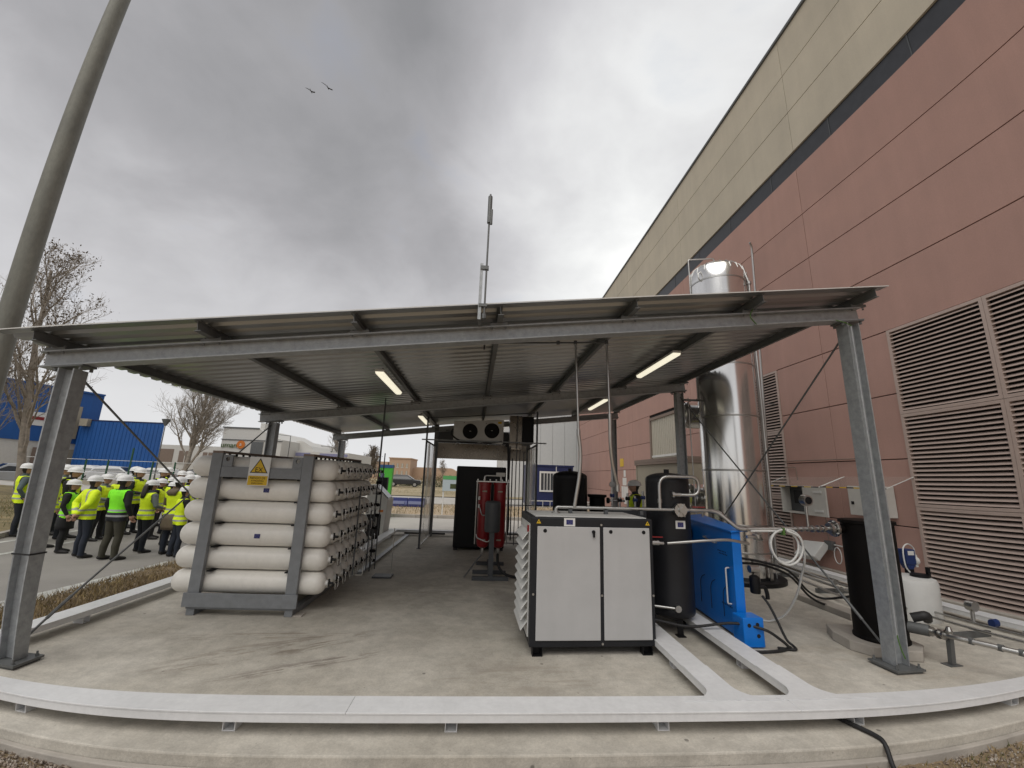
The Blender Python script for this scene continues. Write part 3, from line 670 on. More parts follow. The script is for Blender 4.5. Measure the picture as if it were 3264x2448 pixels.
# ================================================================ gas cylinder rack
rk = thing('cylinder_rack', 'grey steel rack holding six rows of cream gas cylinders', 'rack', (-3.0,6.9,0))
RX0, RX1, RY0, RY1 = -3.78, -2.36, 5.98, 8.05
ROWZ = [0.365,0.660,0.955,1.250,1.545,1.840]; CR = 0.1435
NCOL = 7; COLY = [6.14+i*0.303 for i in range(NCOL)]
UPX = (-3.66,-2.45)
for x in UPX:
    b = B(); b.section([(-0.07,-0.03),(0.07,-0.03),(0.07,0.03),(0.062,0.03),(0.062,-0.022),(-0.062,-0.022),(-0.062,0.03),(-0.07,0.03)],(x,5.955,0.19),(x,5.955,2.02),up=(0,1,0)); b.build('upright', M['rackgrey'], rk, bevel=0.002)
    b = B(); b.section([(-0.07,-0.03),(0.07,-0.03),(0.07,0.03),(-0.07,0.03)],(x,8.16,0.19),(x,8.16,2.02),up=(0,1,0)); b.build('upright', M['rackgrey'], rk, bevel=0.002)
    b = B(); b.bar((x,5.925,2.035),(x,8.19,2.035),0.14,0.03); b.build('top_rail', M['porch'], rk, bevel=0.002)
    b = B()
    for i in range(12): b.box(x-0.012,x+0.012,6.02+i*0.17,6.04+i*0.17,1.985,2.019)
    b.build('rail_pins', M['black'], rk)['kind'] = 'stuff'
    b = B(); b.box(x-0.05,x+0.05,5.93,8.19,0.002,0.075); b.build('skid', M['rackgrey'], rk, bevel=0.003)
    b = B(); b.box(x-0.16 if x < -3 else x-0.02,x-0.02 if x < -3 else x+0.16,5.95,6.10,0.0,0.014) ; b.build('foot_plate', M['kerb'], rk)
b = B(); b.box(-3.76,-2.35,5.895,5.922,0.105,0.27); b.build('sill_plate', M['rackgrey'], rk, bevel=0.003)
b = B(); b.box(-3.72,-2.39,5.925,5.99,0.077,0.135); b.build('sill_beam', M['rackgrey'], rk, bevel=0.003)
b = B(); b.box(-3.585,-2.525,5.93,5.965,1.705,1.845); b.build('top_plate', M['rackgrey'], rk, bevel=0.003)
for x0, x1, xc in ((-3.585,-3.455,-3.52),(-2.655,-2.525,-2.59)):
    b = B()
    N_ = 16; vs = [(x0,5.93,1.847),(x1,5.93,1.847),(x1,5.93,2.0),(x0,5.93,2.0)]
    ring = [(xc+0.028*math.cos(2*math.pi*i/N_), 1.945+0.028*math.sin(2*math.pi*i/N_)) for i in range(N_)]
    def lug(y0, y1):
        corners = [(x1,2.0),(x0,2.0),(x0,1.847),(x1,1.847)]
        V = []; F = []
        for y in (y0,y1):
            V += [(a,y,c) for a,c in ring] + [(a,y,c) for a,c in corners]
        n = N_+4
        quad = [range(0,5),range(4,9),range(8,13),range(12,17)]
        order = [(0,N_),(1,N_+1),(2,N_+2),(3,N_+3)]
        for s in (0,n):
            for k in range(4):
                seg = [s+(k*4+2+j)%N_ for j in range(5)]
                F.append(tuple(seg+[s+N_+(k+1)%4, s+N_+k]))
        for i in range(N_): F.append((i,(i+1)%N_,n+(i+1)%N_,n+i))
        for k in range(4): F.append((N_+k,n+N_+k,n+N_+(k+1)%4,N_+(k+1)%4))
        return V, F
    b.add(*lug(5.935,5.96)); b.build('lifting_lug', M['rackgrey'], rk)
for z0_, z1_ in ((1.7,1.85),(0.11,0.25)):
    b = B(); b.box(-3.58,-2.52,8.15,8.18,z0_,z1_); b.build('rear_plate', M['rackgrey'], rk)
for z in [r-0.1475 for r in ROWZ[1:]]:
    for x in (-3.55,-2.56):
        b = B(); b.box(x-0.03,x+0.03,5.99,8.13,z-0.008,z+0.008); b.build('row_spacer', M['black'], rk)
# one gas cylinder along X: body, neck, valve with its small bent pipe
def cyl_mesh():
    pr = []; h = 0.985; r = CR
    for i in range(9):
        a = math.pi/2*i/8; pr.append((max(0.001, r*math.sin(a)**0.85), -h + 0.135*(1-math.cos(a)**0.9)))
    pr += [(r,-h+0.3),(r,h-0.3)]
    for i in range(9):
        a = math.pi/2*(8-i)/8; pr.append((max(0.034 if i == 8 else 0, r*max(0,math.sin(a))**0.85), h - 0.135*(1-max(0,math.cos(a))**0.9)))
    b = B(); b.lathe(pr, n=28, axis='x'); return b
rows = ['bottom row','second row from the bottom','third row from the bottom','third row from the top','second row from the top','top row']
cols = ['frontmost','second from the front','third from the front','fourth from the front','fifth from the front','sixth from the front','rearmost']
def one_cyl():
    root = thing('gas_cylinder', '', 'gas cylinder', (0,0,0), 0, 'gas cylinders in the rack')
    cyl_mesh().build('body', M['cream'], root, smooth=40, local=True)
    b = B(); b.lathe([(0.036,0.975),(0.036,1.01),(0.028,1.015)], n=12, axis='x'); b.build('neck', M['offwhite'], root, smooth=40, local=True)
    b = B(); b.box(1.0,1.035,-0.018,0.018,-0.018,0.018); b.lathe([(0.013,-0.045),(0.013,0.05)],(1.018,0,0),8,'z'); b.lathe([(0.017,0.0),(0.017,0.04)],(1.035,0,0),8,'x'); b.build('valve', M['black'], root, local=True)
    b = B(); b.tube(rounded([(1.075,0.02,0),(1.10,0.02,0),(1.10,0.02,-0.085),(1.10,0.13,-0.085),(1.10,0.13,0.06),(1.06,0.26,0.06)],0.03,4),0.0075,6); b.build('pipe', M['steel'], root, smooth=60, local=True)
    return root
c0 = one_cyl(); first = True
for ri, z in enumerate(ROWZ):
    for ci, y in enumerate(COLY):
        if first: o = c0; first = False
        else:
            o = c0.copy(); COL.objects.link(o)
            for ch in c0.children:
                d = ch.copy(); COL.objects.link(d); d.parent = o
        o.location = (-3.015, y-0.06, z); MW[o] = Matrix.Translation(o.location)
        o['label'] = 'cream gas cylinder in the rack, %s, %s' % (rows[ri], cols[ci])
        if ci == 0 and ri in (2, 4):
            flag(o, (-2.95 if ri == 2 else -2.92, y-0.06-CR-0.0025, z), 0.075, 0.055)
# manifold pipes down the right-hand end of the rack
b = B()
mf = thing('valve_manifold', 'upright manifold pipes and black valves at the rear right of the cylinder rack', 'manifold', (-1.85,8.1,0))
for i, (x, y, z0, z1) in enumerate(((-1.95,6.62,0.32,1.62),(-2.02,7.9,0.1,3.25),(-1.98,8.12,0.1,2.2),(-2.08,8.2,0.1,3.2),(-1.93,7.3,0.25,1.2))):
    b = B(); b.tube([(x,y,z0),(x,y,z1)],0.011,8); b.build('manifold_pipe', M['dgrey'], mf)
for i in range(9):
    z = 0.25+i*0.2; x = -2.02 if i % 2 else -2.06
    b = B(); b.lathe([(0.026,-0.05),(0.03,-0.01),(0.03,0.03),(0.018,0.05)],(x+0.03,8.1-0.2*(i%2),z),8,'x'); b.build('manifold_valve', M['black'], mf)
b = B()
b.tube(rounded([(-1.90,6.62,0.33),(-1.80,6.62,0.33),(-1.80,6.62,0.45)],0.03),0.009,6); b.build('manifold_pipe', M['steel'], mf)
b = B(); b.box(-1.95,-1.62,7.85,8.1,0.0,0.03); b.build('base_bar', M['dgrey'], mf)
for zz in (0.03,):
    b = B(); b.tube([(-1.63,7.9,0.03),(-1.63,7.9,0.85)],0.008,6); b.build('manifold_pipe', M['steel'], mf)
# EX warning sign hung on the rack
sg = thing('warning_sign', 'white EX explosion risk sign with yellow triangle on the cylinder rack', 'sign', (-3.075,5.92,1.60))
b = B(); b.box(-3.215,-2.94,5.915,5.922,1.605,1.985); b.build('plate', M['signw'], sg)
def tri(cx, cz, s, y0, y1, m, nm):
    b = B(); b.prism([(cx-s,cz-s*0.62),(cx+s,cz-s*0.62),(cx,cz+s*1.05)],'y',y0,y1); return b.build(nm, m, sg)
tri(-3.077,1.845,0.118,5.9138,5.9148,M['black'],'triangle_border'); tri(-3.077,1.843,0.098,5.9122,5.9136,M['yellow'],'triangle')
b = B(); b.box(-3.205,-2.95,5.9136,5.9148,1.612,1.735); b.build('caption_panel', M['yellow'], sg)
text_mesh('EX',0.088,M['black'],sg,'symbol_text',Matrix.Translation((-3.077,5.911,1.812)) @ FRONT)
text_mesh('RIESGO DE',0.042,M['black'],sg,'caption_text',Matrix.Translation((-3.077,5.913,1.705)) @ FRONT)
text_mesh('ATMÓSFERA',0.030,M['black'],sg,'caption_text',Matrix.Translation((-3.077,5.913,1.668)) @ FRONT)
text_mesh('EXPLOSIVA',0.030,M['black'],sg,'caption_text',Matrix.Translation((-3.077,5.913,1.635)) @ FRONT)

# ================================================================ compressor cabinet
cp = thing('compressor_cabinet', 'light grey and anthracite compressor cabinet with two doors', 'compressor', (1.265,4.80,0), R(1.8))
W2, H0, H1, D = 0.70, 0.085, 1.41, 0.86
b = B(); b.box(-W2,W2,0.0,D,H0,H1); b.build('casing', M['anthr'], cp, local=True, bevel=0.012)
b = B(); b.box(-W2+0.05,W2-0.05,0.05,D-0.04,H1+0.001,H1+0.012); b.build('lid', M['offwhite'], cp, local=True, bevel=0.004)
for x0, x1 in ((-0.635,0.075),(0.115,0.655)):
    b = B(); b.box(x0,x1,-0.016,-0.001,0.155,1.315); d = b.build('door', M['ltgrey'], cp, local=True, bevel=0.006)
    locks = ((-0.55,1.27),) if x0 < 0 else ((0.20,1.27),(0.585,1.27))
    for lx, lz in locks:
        q = B(); q.lathe([(0.021,-0.019),(0.021,-0.0165)],(lx,0,lz),14,'y'); q.build('lock', M['black'], d, local=True)
    if x0 < 0:
        q = B(); q.lathe([(0.020,-0.03),(0.020,-0.0165)],(0.0,0,1.265),12,'y'); q.box(-0.011,0.011,-0.045,-0.031,1.21,1.275); q.build('handle', M['black'], d, local=True)
for x, z in ((0.095,1.340),(0.095,0.60),(0.097,0.118),(-0.668,0.61),(0.682,0.60)):
    b = B(); b.lathe([(0.012,-0.008),(0.012,-0.001)],(x,0,z),10,'y'); b.build('screw', M['steel'], cp, local=True)
for x in (-0.62,0.64):
    b = B(); b.prism([(x-0.026,1.345),(x+0.026,1.345),(x,1.391)],'y',-0.003,-0.001); w = b.build('warning_label', M['yellow'], cp, local=True)
    q = B(); q.prism([(x-0.004,1.373),(x+0.006,1.373),(x+0.001,1.364),(x+0.007,1.364),(x-0.003,1.349),(x,1.360),(x-0.006,1.360)],'y',-0.0042,-0.0032); q.build('bolt_mark', M['black'], w, local=True)
_f = MW[cp] @ Vector((-0.27,-0.004,1.364)); flag(cp, _f, 0.075, 0.052, frame=True, facing=Matrix.Rotation(R(1.8),4,'Z') @ FRONT)
for x in (-0.61,0.60):
    b = B(); b.box(x-0.055,x+0.055,0.0,0.09,0.0,0.008); b.box(x-0.055,x-0.047,0.0,0.09,0.009,H0-0.001); b.box(x+0.047,x+0.055,0.0,0.09,0.009,H0-0.001); b.box(x-0.046,x+0.046,0.07,0.078,0.009,H0-0.001); b.build('foot', M['black'], cp, local=True)
    b = B(); b.box(x-0.055,x+0.055,D-0.12,D-0.02,0.0,H0-0.001); b.build('foot', M['black'], cp, local=True)
b = B(); b.box(-W2-0.012,-W2-0.001,0.09,D-0.07,0.16,1.33); b.build('side_panel', M['offwhite'], cp, local=True)
for i in range(10):
    z = 0.24+i*0.104
    b = B(); b.prism([(-W2-0.013,z+0.075),(-W2-0.013,z+0.067),(-W2-0.082,z-0.022),(-W2-0.088,z-0.014),(-W2-0.080,z+0.0)],'y',0.10,D-0.10); b.build('louvre', M['offwhite'], cp, local=True)
b = B(); b.box(-W2-0.03,-W2-0.013,0.10,0.15,1.24,1.31); b.build('switch', M['red'], cp, local=True)
# pipework above the cabinet to the tank
pw = thing('pipework', 'stainless pipe run on top of the compressor cabinet with loop and valve', 'pipes', (1.6,5.3,1.42))
def pipe(par, pts, r, rad=0.06, m='steel', n=10, name='pipe'):
    b = B(); b.tube(rounded(pts, rad), r, n); return b.build(name, M[m], par, smooth=50)
def flange(par, c, axis, r, w, m='steel', n=16, name='flange'):
    b = B(); b.lathe([(r,-w/2),(r,w/2)], c, n, axis); return b.build(name, M[m], par, smooth=40)
pipe(pw, [(0.92,5.25,1.425),(0.92,5.25,1.495),(1.5,5.26,1.495),(2.95,5.27,1.495)], 0.021)
flange(pw, (0.92,5.25,1.430), 'z', 0.055, 0.012)
flange(pw, (0.92,5.25,1.447), 'z', 0.032, 0.02)
pipe(pw, [(2.255,5.27,1.495),(2.255,5.27,1.905),(2.78,5.27,1.91),(2.78,5.27,1.68),(2.46,5.30,1.68)], 0.022, 0.13)
flange(pw, (2.255,5.27,1.60), 'z', 0.028, 0.05); flange(pw, (2.44,5.30,1.68), 'x', 0.045, 0.03); flange(pw, (2.50,5.295,1.68), 'x', 0.028, 0.08)
flange(pw, (2.44,5.27,1.495), 'x', 0.030, 0.04); flange(pw, (2.50,5.24,1.495), 'y', 0.082, 0.06, name='valve_body'); flange(pw, (2.50,5.20,1.495), 'y', 0.030, 0.04, name='valve_body'); flange(pw, (2.585,5.27,1.495), 'x', 0.030, 0.04)
for a in range(6):
    b = B(); b.bar((2.50,5.205,1.495),(2.50+0.09*math.cos(a*math.pi/3),5.205,1.495+0.09*math.sin(a*math.pi/3)),0.014,0.012); b.build('valve_rib', M['steel'], pw)
flange(pw, (2.70,5.27,1.495), 'x', 0.026, 0.10, name='valve_body')
b = B(); b.box(2.68,2.84,5.255,5.285,1.528,1.540); b.build('valve_handle', M['red'], pw)
pipe(pw, [(2.93,5.27,1.495),(3.02,5.26,1.47),(3.22,5.18,1.285),(3.4,5.17,1.29),(4.36,5.06,1.33)], 0.024, 0.07)
for x in (3.32,3.75,3.93,4.0,4.07,4.13,4.20,4.26):
    flange(pw, (x,5.17-(x-3.4)*0.115,1.287+(x-3.4)*0.042), 'x', 0.033+(0.010 if x > 4.1 else 0), 0.022)
flange(pw, (4.35,5.06,1.330), 'x', 0.066, 0.05); flange(pw, (4.395,5.06,1.331), 'x', 0.10, 0.022)
for i in range(8):
    a = i*math.pi/4; flange(pw, (4.375,5.06+0.08*math.cos(a),1.331+0.08*math.sin(a)), 'x', 0.012, 0.02, n=6, name='bolt')
pipe(pw, [(4.10,5.115,1.34),(4.10,5.115,1.60)], 0.014); 
gg = B(); gg.lathe([(0.062,-0.05),(0.068,-0.02),(0.068,0.03),(0.05,0.05)],(4.09,5.10,1.66),16,'y'); gg.build('gauge', M['steel'], pw, smooth=40)
gg = B(); gg.lathe([(0.045,-0.055),(0.045,-0.0505)],(4.09,5.10,1.66),16,'y'); gg.build('gauge_face', M['black'], pw)
for x in (1.10,1.55,2.0):
    b = B(); b.box(x-0.02,x+0.02,5.23,5.29,1.424,1.474); b.build('pipe_support', M['dgrey'], pw)
# drop pipes from the canopy
dp = thing('drop_pipe', 'pair of thin vertical pipes dropping from the canopy roof to the cabinet pipework', 'pipes', (1.4,5.2,3.6))
pipe(dp, [(-0.06,5.2,3.46),(-0.06,5.2,3.55),(1.60,5.2,3.65)], 0.012, 0.04, 'dgrey'); 
pipe(dp, [(1.155,5.2,3.62),(1.194,5.2,2.39)], 0.015, 0.2)
pipe(dp, [(1.194,5.2,2.40),(1.225,5.21,2.15),(1.21,5.22,1.88),(1.15,5.24,1.505)], 0.023, 0.25)
pipe(dp, [(1.58,5.2,3.65),(1.605,5.2,2.60)], 0.015, 0.2)
pipe(dp, [(1.605,5.2,2.62),(1.61,5.22,2.30),(1.64,5.25,2.05),(1.72,5.3,1.77)], 0.023, 0.25)
for x, z in ((1.155,3.625),(1.58,3.65),(0.92,3.61)): flange(dp, (x,5.2,z), 'z', 0.024, 0.045, 'dgrey', 8, 'fitting')
flange(dp, (1.194,5.2,2.42), 'z', 0.024, 0.08, n=8, name='fitting'); flange(dp, (1.605,5.2,2.64), 'z', 0.024, 0.08, n=8, name='fitting'); flange(dp, (1.72,5.3,1.75), 'z', 0.026, 0.10, n=8, name='fitting')

# ================================================================ pressure tanks behind the cabinet
def tank(name, label, c, r, z0, z1, m, legs=True, n=36):
    t = thing(name, label, 'tank', (c[0],c[1],0)); d = r*0.32; pr = []
    for i in range(9):
        a = math.pi/2*i/8; pr.append((max(0.002,r*math.sin(a)), z0 + d*(1-math.cos(a))))
    pr += [(r,z0+d+0.02),(r*1.004,z0+d+0.025),(r*1.004,z0+d+0.04),(r,z0+d+0.045),(r,z1-d-0.045),(r*1.004,z1-d-0.04),(r*1.004,z1-d-0.025),(r,z1-d-0.02)]
    for i in range(9):
        a = math.pi/2*(8-i)/8; pr.append((max(0.002,r*math.sin(a)), z1 - d*(1-math.cos(a))))
    b = B(); b.lathe(pr,(c[0],c[1],0),n); b.build('shell', M[m], t, smooth=35)
    b = B(); b.lathe([(0.035,z1-0.005),(0.035,z1+0.045)],(c[0],c[1],0),10); b.build('top_nozzle', M['black'], t)
    if legs:
        for k in range(3):
            a = k*2*math.pi/3 + 0.5; x, y = c[0]+r*0.78*math.cos(a), c[1]+r*0.78*math.sin(a)
            b = B(); b.bar((x,y,0.012),(x,y,z0+d*1.3),0.07,0.02,up=(math.cos(a),math.sin(a),0)); b.box(x-0.05,x+0.05,y-0.05,y+0.05,0,0.012); b.build('leg', M['black'], t)
    return t
t1 = tank('pressure_tank', 'tall dark grey pressure tank standing between cabinet and blue machine', (2.50,5.59), 0.28, 0.15, 1.96, 'tank')
_p = Vector((2.52+0.276*math.sin(0.02),5.58-0.277*math.cos(0.02),1.285)); flag(t1, (2.53,5.59-0.2835,1.31), 0.075, 0.058, frame=True)
pipe(t1, [(2.0,5.45,0.345),(2.42,5.30,0.33)], 0.016); flange(t1, (2.44,5.30,0.33), 'y', 0.04, 0.05)
pipe(t1, [(1.96,5.2,1.11),(2.25,5.2,1.10)], 0.020); flange(t1, (2.12,5.2,1.105), 'x', 0.032, 0.14, name='valve_body')
b = B(); b.box(2.10,2.24,5.19,5.215,1.165,1.178); b.build('valve_handle', M['red'], t1)
tank('pressure_tank', 'black pressure tank showing behind the top of the compressor cabinet', (1.675,8.04), 0.325, 0.2, 1.985, 'black')
t3 = thing('oil_drum', 'short black open drum behind the compressor cabinet', 'drum', (2.245,8.2,0))
b = B(); b.lathe([(0.15,0.0),(0.15,1.49),(0.185,1.51),(0.185,1.55)],(2.245,8.2,0),24); b.build('shell', M['brown'], t3, smooth=30)
flange(t3, (2.42,8.05,1.45), 'x', 0.055, 0.04, 'black'); pipe(t3, [(2.44,8.05,1.45),(2.75,8.05,1.45)], 0.022)
# small valve manifold standing behind the cabinet
vm = thing('valve_skid', 'cluster of small valves, gauge and stub pipes behind the compressor cabinet', 'valves', (2.3,6.6,0))
b = B(); b.box(1.95,2.65,6.5,6.75,0.0,1.40); b.build('stand', M['dgrey'], vm)
for x, h in ((2.05,0.30),(2.17,0.16),(2.3,0.22),(2.42,0.18),(2.55,0.26)):
    b = B(); b.tube([(x,6.6,1.401),(x,6.6,1.42+h)],0.017,8); b.build('stub_pipe', M['steel'], vm)
    b = B(); b.lathe([(0.03,-0.03),(0.03,0.03)],(x,6.6,1.45+h*0.5),8,'x'); b.build('valve', M['black' if int(x*100)%2 else 'pump'], vm)
b = B(); b.lathe([(0.045,-0.02),(0.045,0.02)],(2.05,6.58,1.77),14,'y'); b.build('gauge', M['steel'], vm)

# ================================================================ blue machine
bm_ = thing('blue_machine', 'bright blue sheet metal machine with sloping top and long handle', 'machine', (3.15,5.7,0), 0)
def bp_(o, y):  # outline point helper
    return (o, y)
# cabinet: side facing left/front is a slanted plane; outline seen along X
b = B(); vs = []
A0, A1, Y0, Y1 = 2.78, 3.30, 5.23, 6.75
b.add([(3.15,Y0,0.03),(3.27,Y0,0.03),(3.55,Y1,0.03),(3.24,Y1,0.03),(3.15,Y0,1.235),(3.27,Y0,1.25),(3.55,Y1,1.31),(3.24,Y1,1.275)],
      [(3,2,1,0),(4,5,6,7),(0,1,5,4),(1,2,6,5),(2,3,7,6),(3,0,4,7)])
b.build('casing', M['blue'], bm_, bevel=0.012)
b = B(); b.add([(3.125,Y0-0.03,1.260),(3.31,Y0-0.03,1.278),(3.58,Y1+0.02,1.338),(3.215,Y1+0.02,1.302),(3.125,Y0-0.03,1.238),(3.31,Y0-0.03,1.256),(3.58,Y1+0.02,1.316),(3.215,Y1+0.02,1.280)],
      [(0,1,2,3),(7,6,5,4),(0,4,5,1),(1,5,6,2),(2,6,7,3),(3,7,4,0)]); b.build('top_cover', M['blue'], bm_, bevel=0.003)
b = B(); b.box(3.07,3.32,4.99,5.21,0.012,0.325); sk = b.build('sump_box', M['blue'], bm_, bevel=0.012)
for x, z in ((3.14,0.245),(3.24,0.255),(3.245,0.135)):
    q = B(); q.lathe([(0.022,-0.002),(0.022,0.0)],(x,4.989,z),12,'y'); q.build('hole', M['dark'], sk)
def on_side(t, z, out=0.004):   # point on the slanted left face, t 0 front .. 1 rear
    return Vector((3.15+0.09*t-out, Y0+(Y1-Y0)*t+out*0.06, z))
b = B(); b.tube(rounded([on_side(.07,0.80,0.005),on_side(.07,0.80,0.05),on_side(.07,0.38,0.05),on_side(.07,0.38,0.005)],0.02),0.0095,8); b.build('handle', M['offwhite'], bm_)
b = B(); b.tube(rounded([on_side(.45,1.10,0.005),on_side(.45,1.10,0.05),on_side(.25,1.06,0.05),on_side(.25,1.06,0.005)],0.02),0.010,8); b.build('handle', M['steel'], bm_)
b = B()
for r_ in range(2):
    for i in range(6): 
        p_ = on_side(.24-i*0.025-r_*0.02, 0.965-r_*0.03); b.bar(p_, p_+Vector((0,0,0.014)), 0.012, 0.004)
for i in range(7):
    p_ = on_side(.22-i*0.025, 0.33); b.bar(p_, p_+Vector((0,0,0.014)), 0.012, 0.004)
b.build('vent_slots', M['dark'], bm_)['kind'] = 'stuff'
for t_ in (0.62,0.42,0.2):
    b = B(); b.tube(smoothpath([on_side(t_,0.18,0.004),on_side(t_,0.42,0.005),on_side(t_-0.03,0.52,0.006),on_side(t_-0.09,0.57,0.004)]),0.004,5); b.build('cable', M['rubber'], bm_)
b = B(); b.lathe([(0.11,-0.05),(0.13,-0.03),(0.13,0.03),(0.09,0.05)],on_side(0.80,1.08,0.06),20,'x'); b.build('fan_guard', M['black'], bm_, smooth=40)
# motor and fittings on the right of the casing
b = B(); b.lathe([(0.055,-0.1),(0.06,-0.08),(0.06,0.09),(0.03,0.11)],(3.44,5.28,0.62),14,'z'); b.build('motor', M['black'], bm_, smooth=40)
b = B(); b.lathe([(0.045,-0.06),(0.045,0.06)],(3.44,5.28,0.80),12,'x'); b.build('motor', M['steel'], bm_, smooth=40)
b = B(); b.tube(rounded([(3.46,5.25,0.60),(3.55,5.25,0.60),(3.57,5.25,0.52),(3.57,5.25,0.46)],0.04),0.024,8); b.build('elbow_pipe', M['black'], bm_, smooth=50)
b = B(); b.lathe([(0.05,0.0),(0.05,0.06)],(3.50,5.25,1.16),12,'z'); b.tube(rounded([(3.30,5.15,1.20),(3.42,5.15,1.20),(3.46,5.2,1.16),(3.56,5.25,1.16)],0.04),0.02,8); b.build('coupling', M['steel'], bm_, smooth=50)
pipe(bm_, [(2.30,5.2,1.10),(2.7,5.10,1.15),(3.05,5.10,1.17),(3.30,5.12,1.12)], 0.018, 0.3)
pipe(bm_, [(3.2,6.0,1.36),(3.2,6.0,1.46),(3.42,5.9,1.44),(3.46,5.8,1.30)], 0.014, 0.05)
# ================================================================ hoses around the blue machine
def hose(pts, r, m, label, name='hose', cat='hose', n=8, extra=None):
    t = thing(name, label, cat, (pts[0][0],pts[0][1],0))
    b = B(); b.tube(smoothpath(pts, 8), r, n); b.build('tube', M[m], t, smooth=60)
    for c, ax in (extra or []):
        b = B(); b.lathe([(r*1.5,-0.03),(r*1.5,0.03)], c, 10, ax); b.build('end_fitting', M['steel'], t)
    return t
hose([(1.95,5.22,0.26),(2.15,5.20,0.23),(2.50,5.12,0.19),(3.0,5.10,0.235),(3.28,4.95,0.22),(3.46,4.92,0.12),(3.56,4.93,0.04),(3.60,4.98,0.02),(3.45,4.90,0.02),(3.2,4.86,0.02),(2.95,4.88,0.02)], 0.016, 'rubber', 'long black hose from the compressor cabinet looping on the slab by the blue machine', extra=[((1.95,5.22,0.26),'x')])
hose([(3.50,5.25,0.50),(3.55,5.2,0.40),(3.58,5.12,0.25),(3.62,5.05,0.08),(3.66,5.0,0.03),(3.62,4.92,0.02),(3.45,4.97,0.02)], 0.015, 'rubber', 'short black hose curving from the blue machine motor to the slab')
hose([(3.33,5.9,0.86),(3.6,5.95,0.82),(4.0,6.0,0.76),(4.5,6.1,0.62),(5.0,6.4,0.28),(5.4,6.6,0.12),(5.52,6.3,0.22),(5.4,6.0,0.32)], 0.017, 'rubber', 'black hose draped from the blue machine towards the wall pipes, upper of two')
hose([(3.33,5.95,0.80),(3.7,6.0,0.74),(4.1,6.05,0.70),(4.55,6.15,0.54),(5.0,6.35,0.20),(5.35,6.4,0.06),(5.6,6.2,0.05)], 0.017, 'rubber', 'black hose draped from the blue machine to the slab, lower of two')
ring = []
for k in range(2):
    for i in range(20):
        a = math.pi/2 + 2*math.pi*i/20 + k*6.28; r_ = 0.185+0.022*k+0.006*math.sin(3*a)
        ring.append((3.76+r_*math.cos(a)+0.02*k, 5.12-0.02*k, 1.10+r_*math.sin(a)))
ring = [(3.35,5.135,1.27),(3.55,5.13,1.275)] + ring + [(3.80,5.09,1.285),(3.95,5.08,1.20),(4.03,5.15,0.95),(4.10,5.32,0.72),(4.13,5.5,0.42),(4.10,5.7,0.15),(4.0,5.85,0.03),(3.9,5.9,0.02)]
wh_ = hose(ring, 0.0135, 'plastic', 'coiled white hose hung from the steel pipe in front of the silver tank')
hose([(3.9,5.9,0.016),(3.75,5.88,0.014),(3.6,5.82,0.014),(3.35,5.6,0.014)], 0.0115, 'yellow', 'yellow end of hose lying on the slab behind the blue machine')
b = B(); b.box(3.735,3.765,5.085,5.16,1.235,1.32); tag(b.build('cable_tie', M['gwire']), 'green tie holding the coiled white hose to the pipe', 'tie')

# ================================================================ brown-black vessel on its plinth
b = B(); b.prism([(4.36,5.24),(4.32,4.95),(4.42,4.74),(4.64,4.62),(4.84,4.56),(5.06,4.75),(5.10,5.2),(4.95,5.45),(4.5,5.5)],'z',0.0,0.11)
tag(b.build('concrete_plinth', M['kerb'], bevel=0.01), 'low many-sided concrete plinth under the black vessel', 'plinth')
vs_ = thing('black_vessel', 'plain black cylindrical vessel behind the right front column', 'tank', (4.76,4.98,0.11))
b = B(); b.lathe([(0.275,0.111),(0.275,0.135),(0.262,0.155),(0.262,1.40),(0.285,1.41),(0.285,1.445),(0.262,1.45),(0.02,1.452)],(4.76,4.98,0),40); b.build('shell', M['brown'], vs_, smooth=30)
b = B(); b.lathe([(0.055,0),(0.055,0.12)],(4.41,5.06,1.331),16,'x'); b.build('nozzle', M['brown'], vs_, smooth=40)
rp = thing('drain_pipe', 'insulated metal pipe on a short post at the right front column', 'pipes', (5.1,4.6,0))
pipe(rp, [(4.90,4.80,0.30),(5.02,4.62,0.30)], 0.062, 0.05, 'galvdk', 14); pipe(rp, [(5.02,4.62,0.30),(5.04,4.36,0.31),(5.16,4.1,0.30),(5.33,3.72,0.27),(5.5,3.70,0.22)], 0.026, 0.06, 'steel')
for q_ in ((5.02,4.72,0.30),(5.02,4.60,0.30),(5.03,4.52,0.30),(5.03,4.46,0.305)): flange(rp, q_, 'y', 0.052, 0.02)
for q_ in ((5.10,4.24,0.305),(5.2,4.02,0.295),(5.27,3.86,0.283)): flange(rp, q_, 'y', 0.034, 0.05, 'galvdk')
b = B(); b.box(5.055,5.105,4.43,4.48,0.008,0.27); b.box(5.0,5.16,4.40,4.52,0,0.008); b.build('support_post', M['galvdk'], rp)
b = B(); b.lathe([(0.025,0.30),(0.035,0.36),(0.02,0.40)],(5.04,4.42,0),10); b.build('valve', M['steel'], rp); 
pipe(rp, [(4.95,4.75,0.40),(5.05,4.66,0.45),(5.15,4.75,0.38)], 0.05, 0.05, 'rubber')
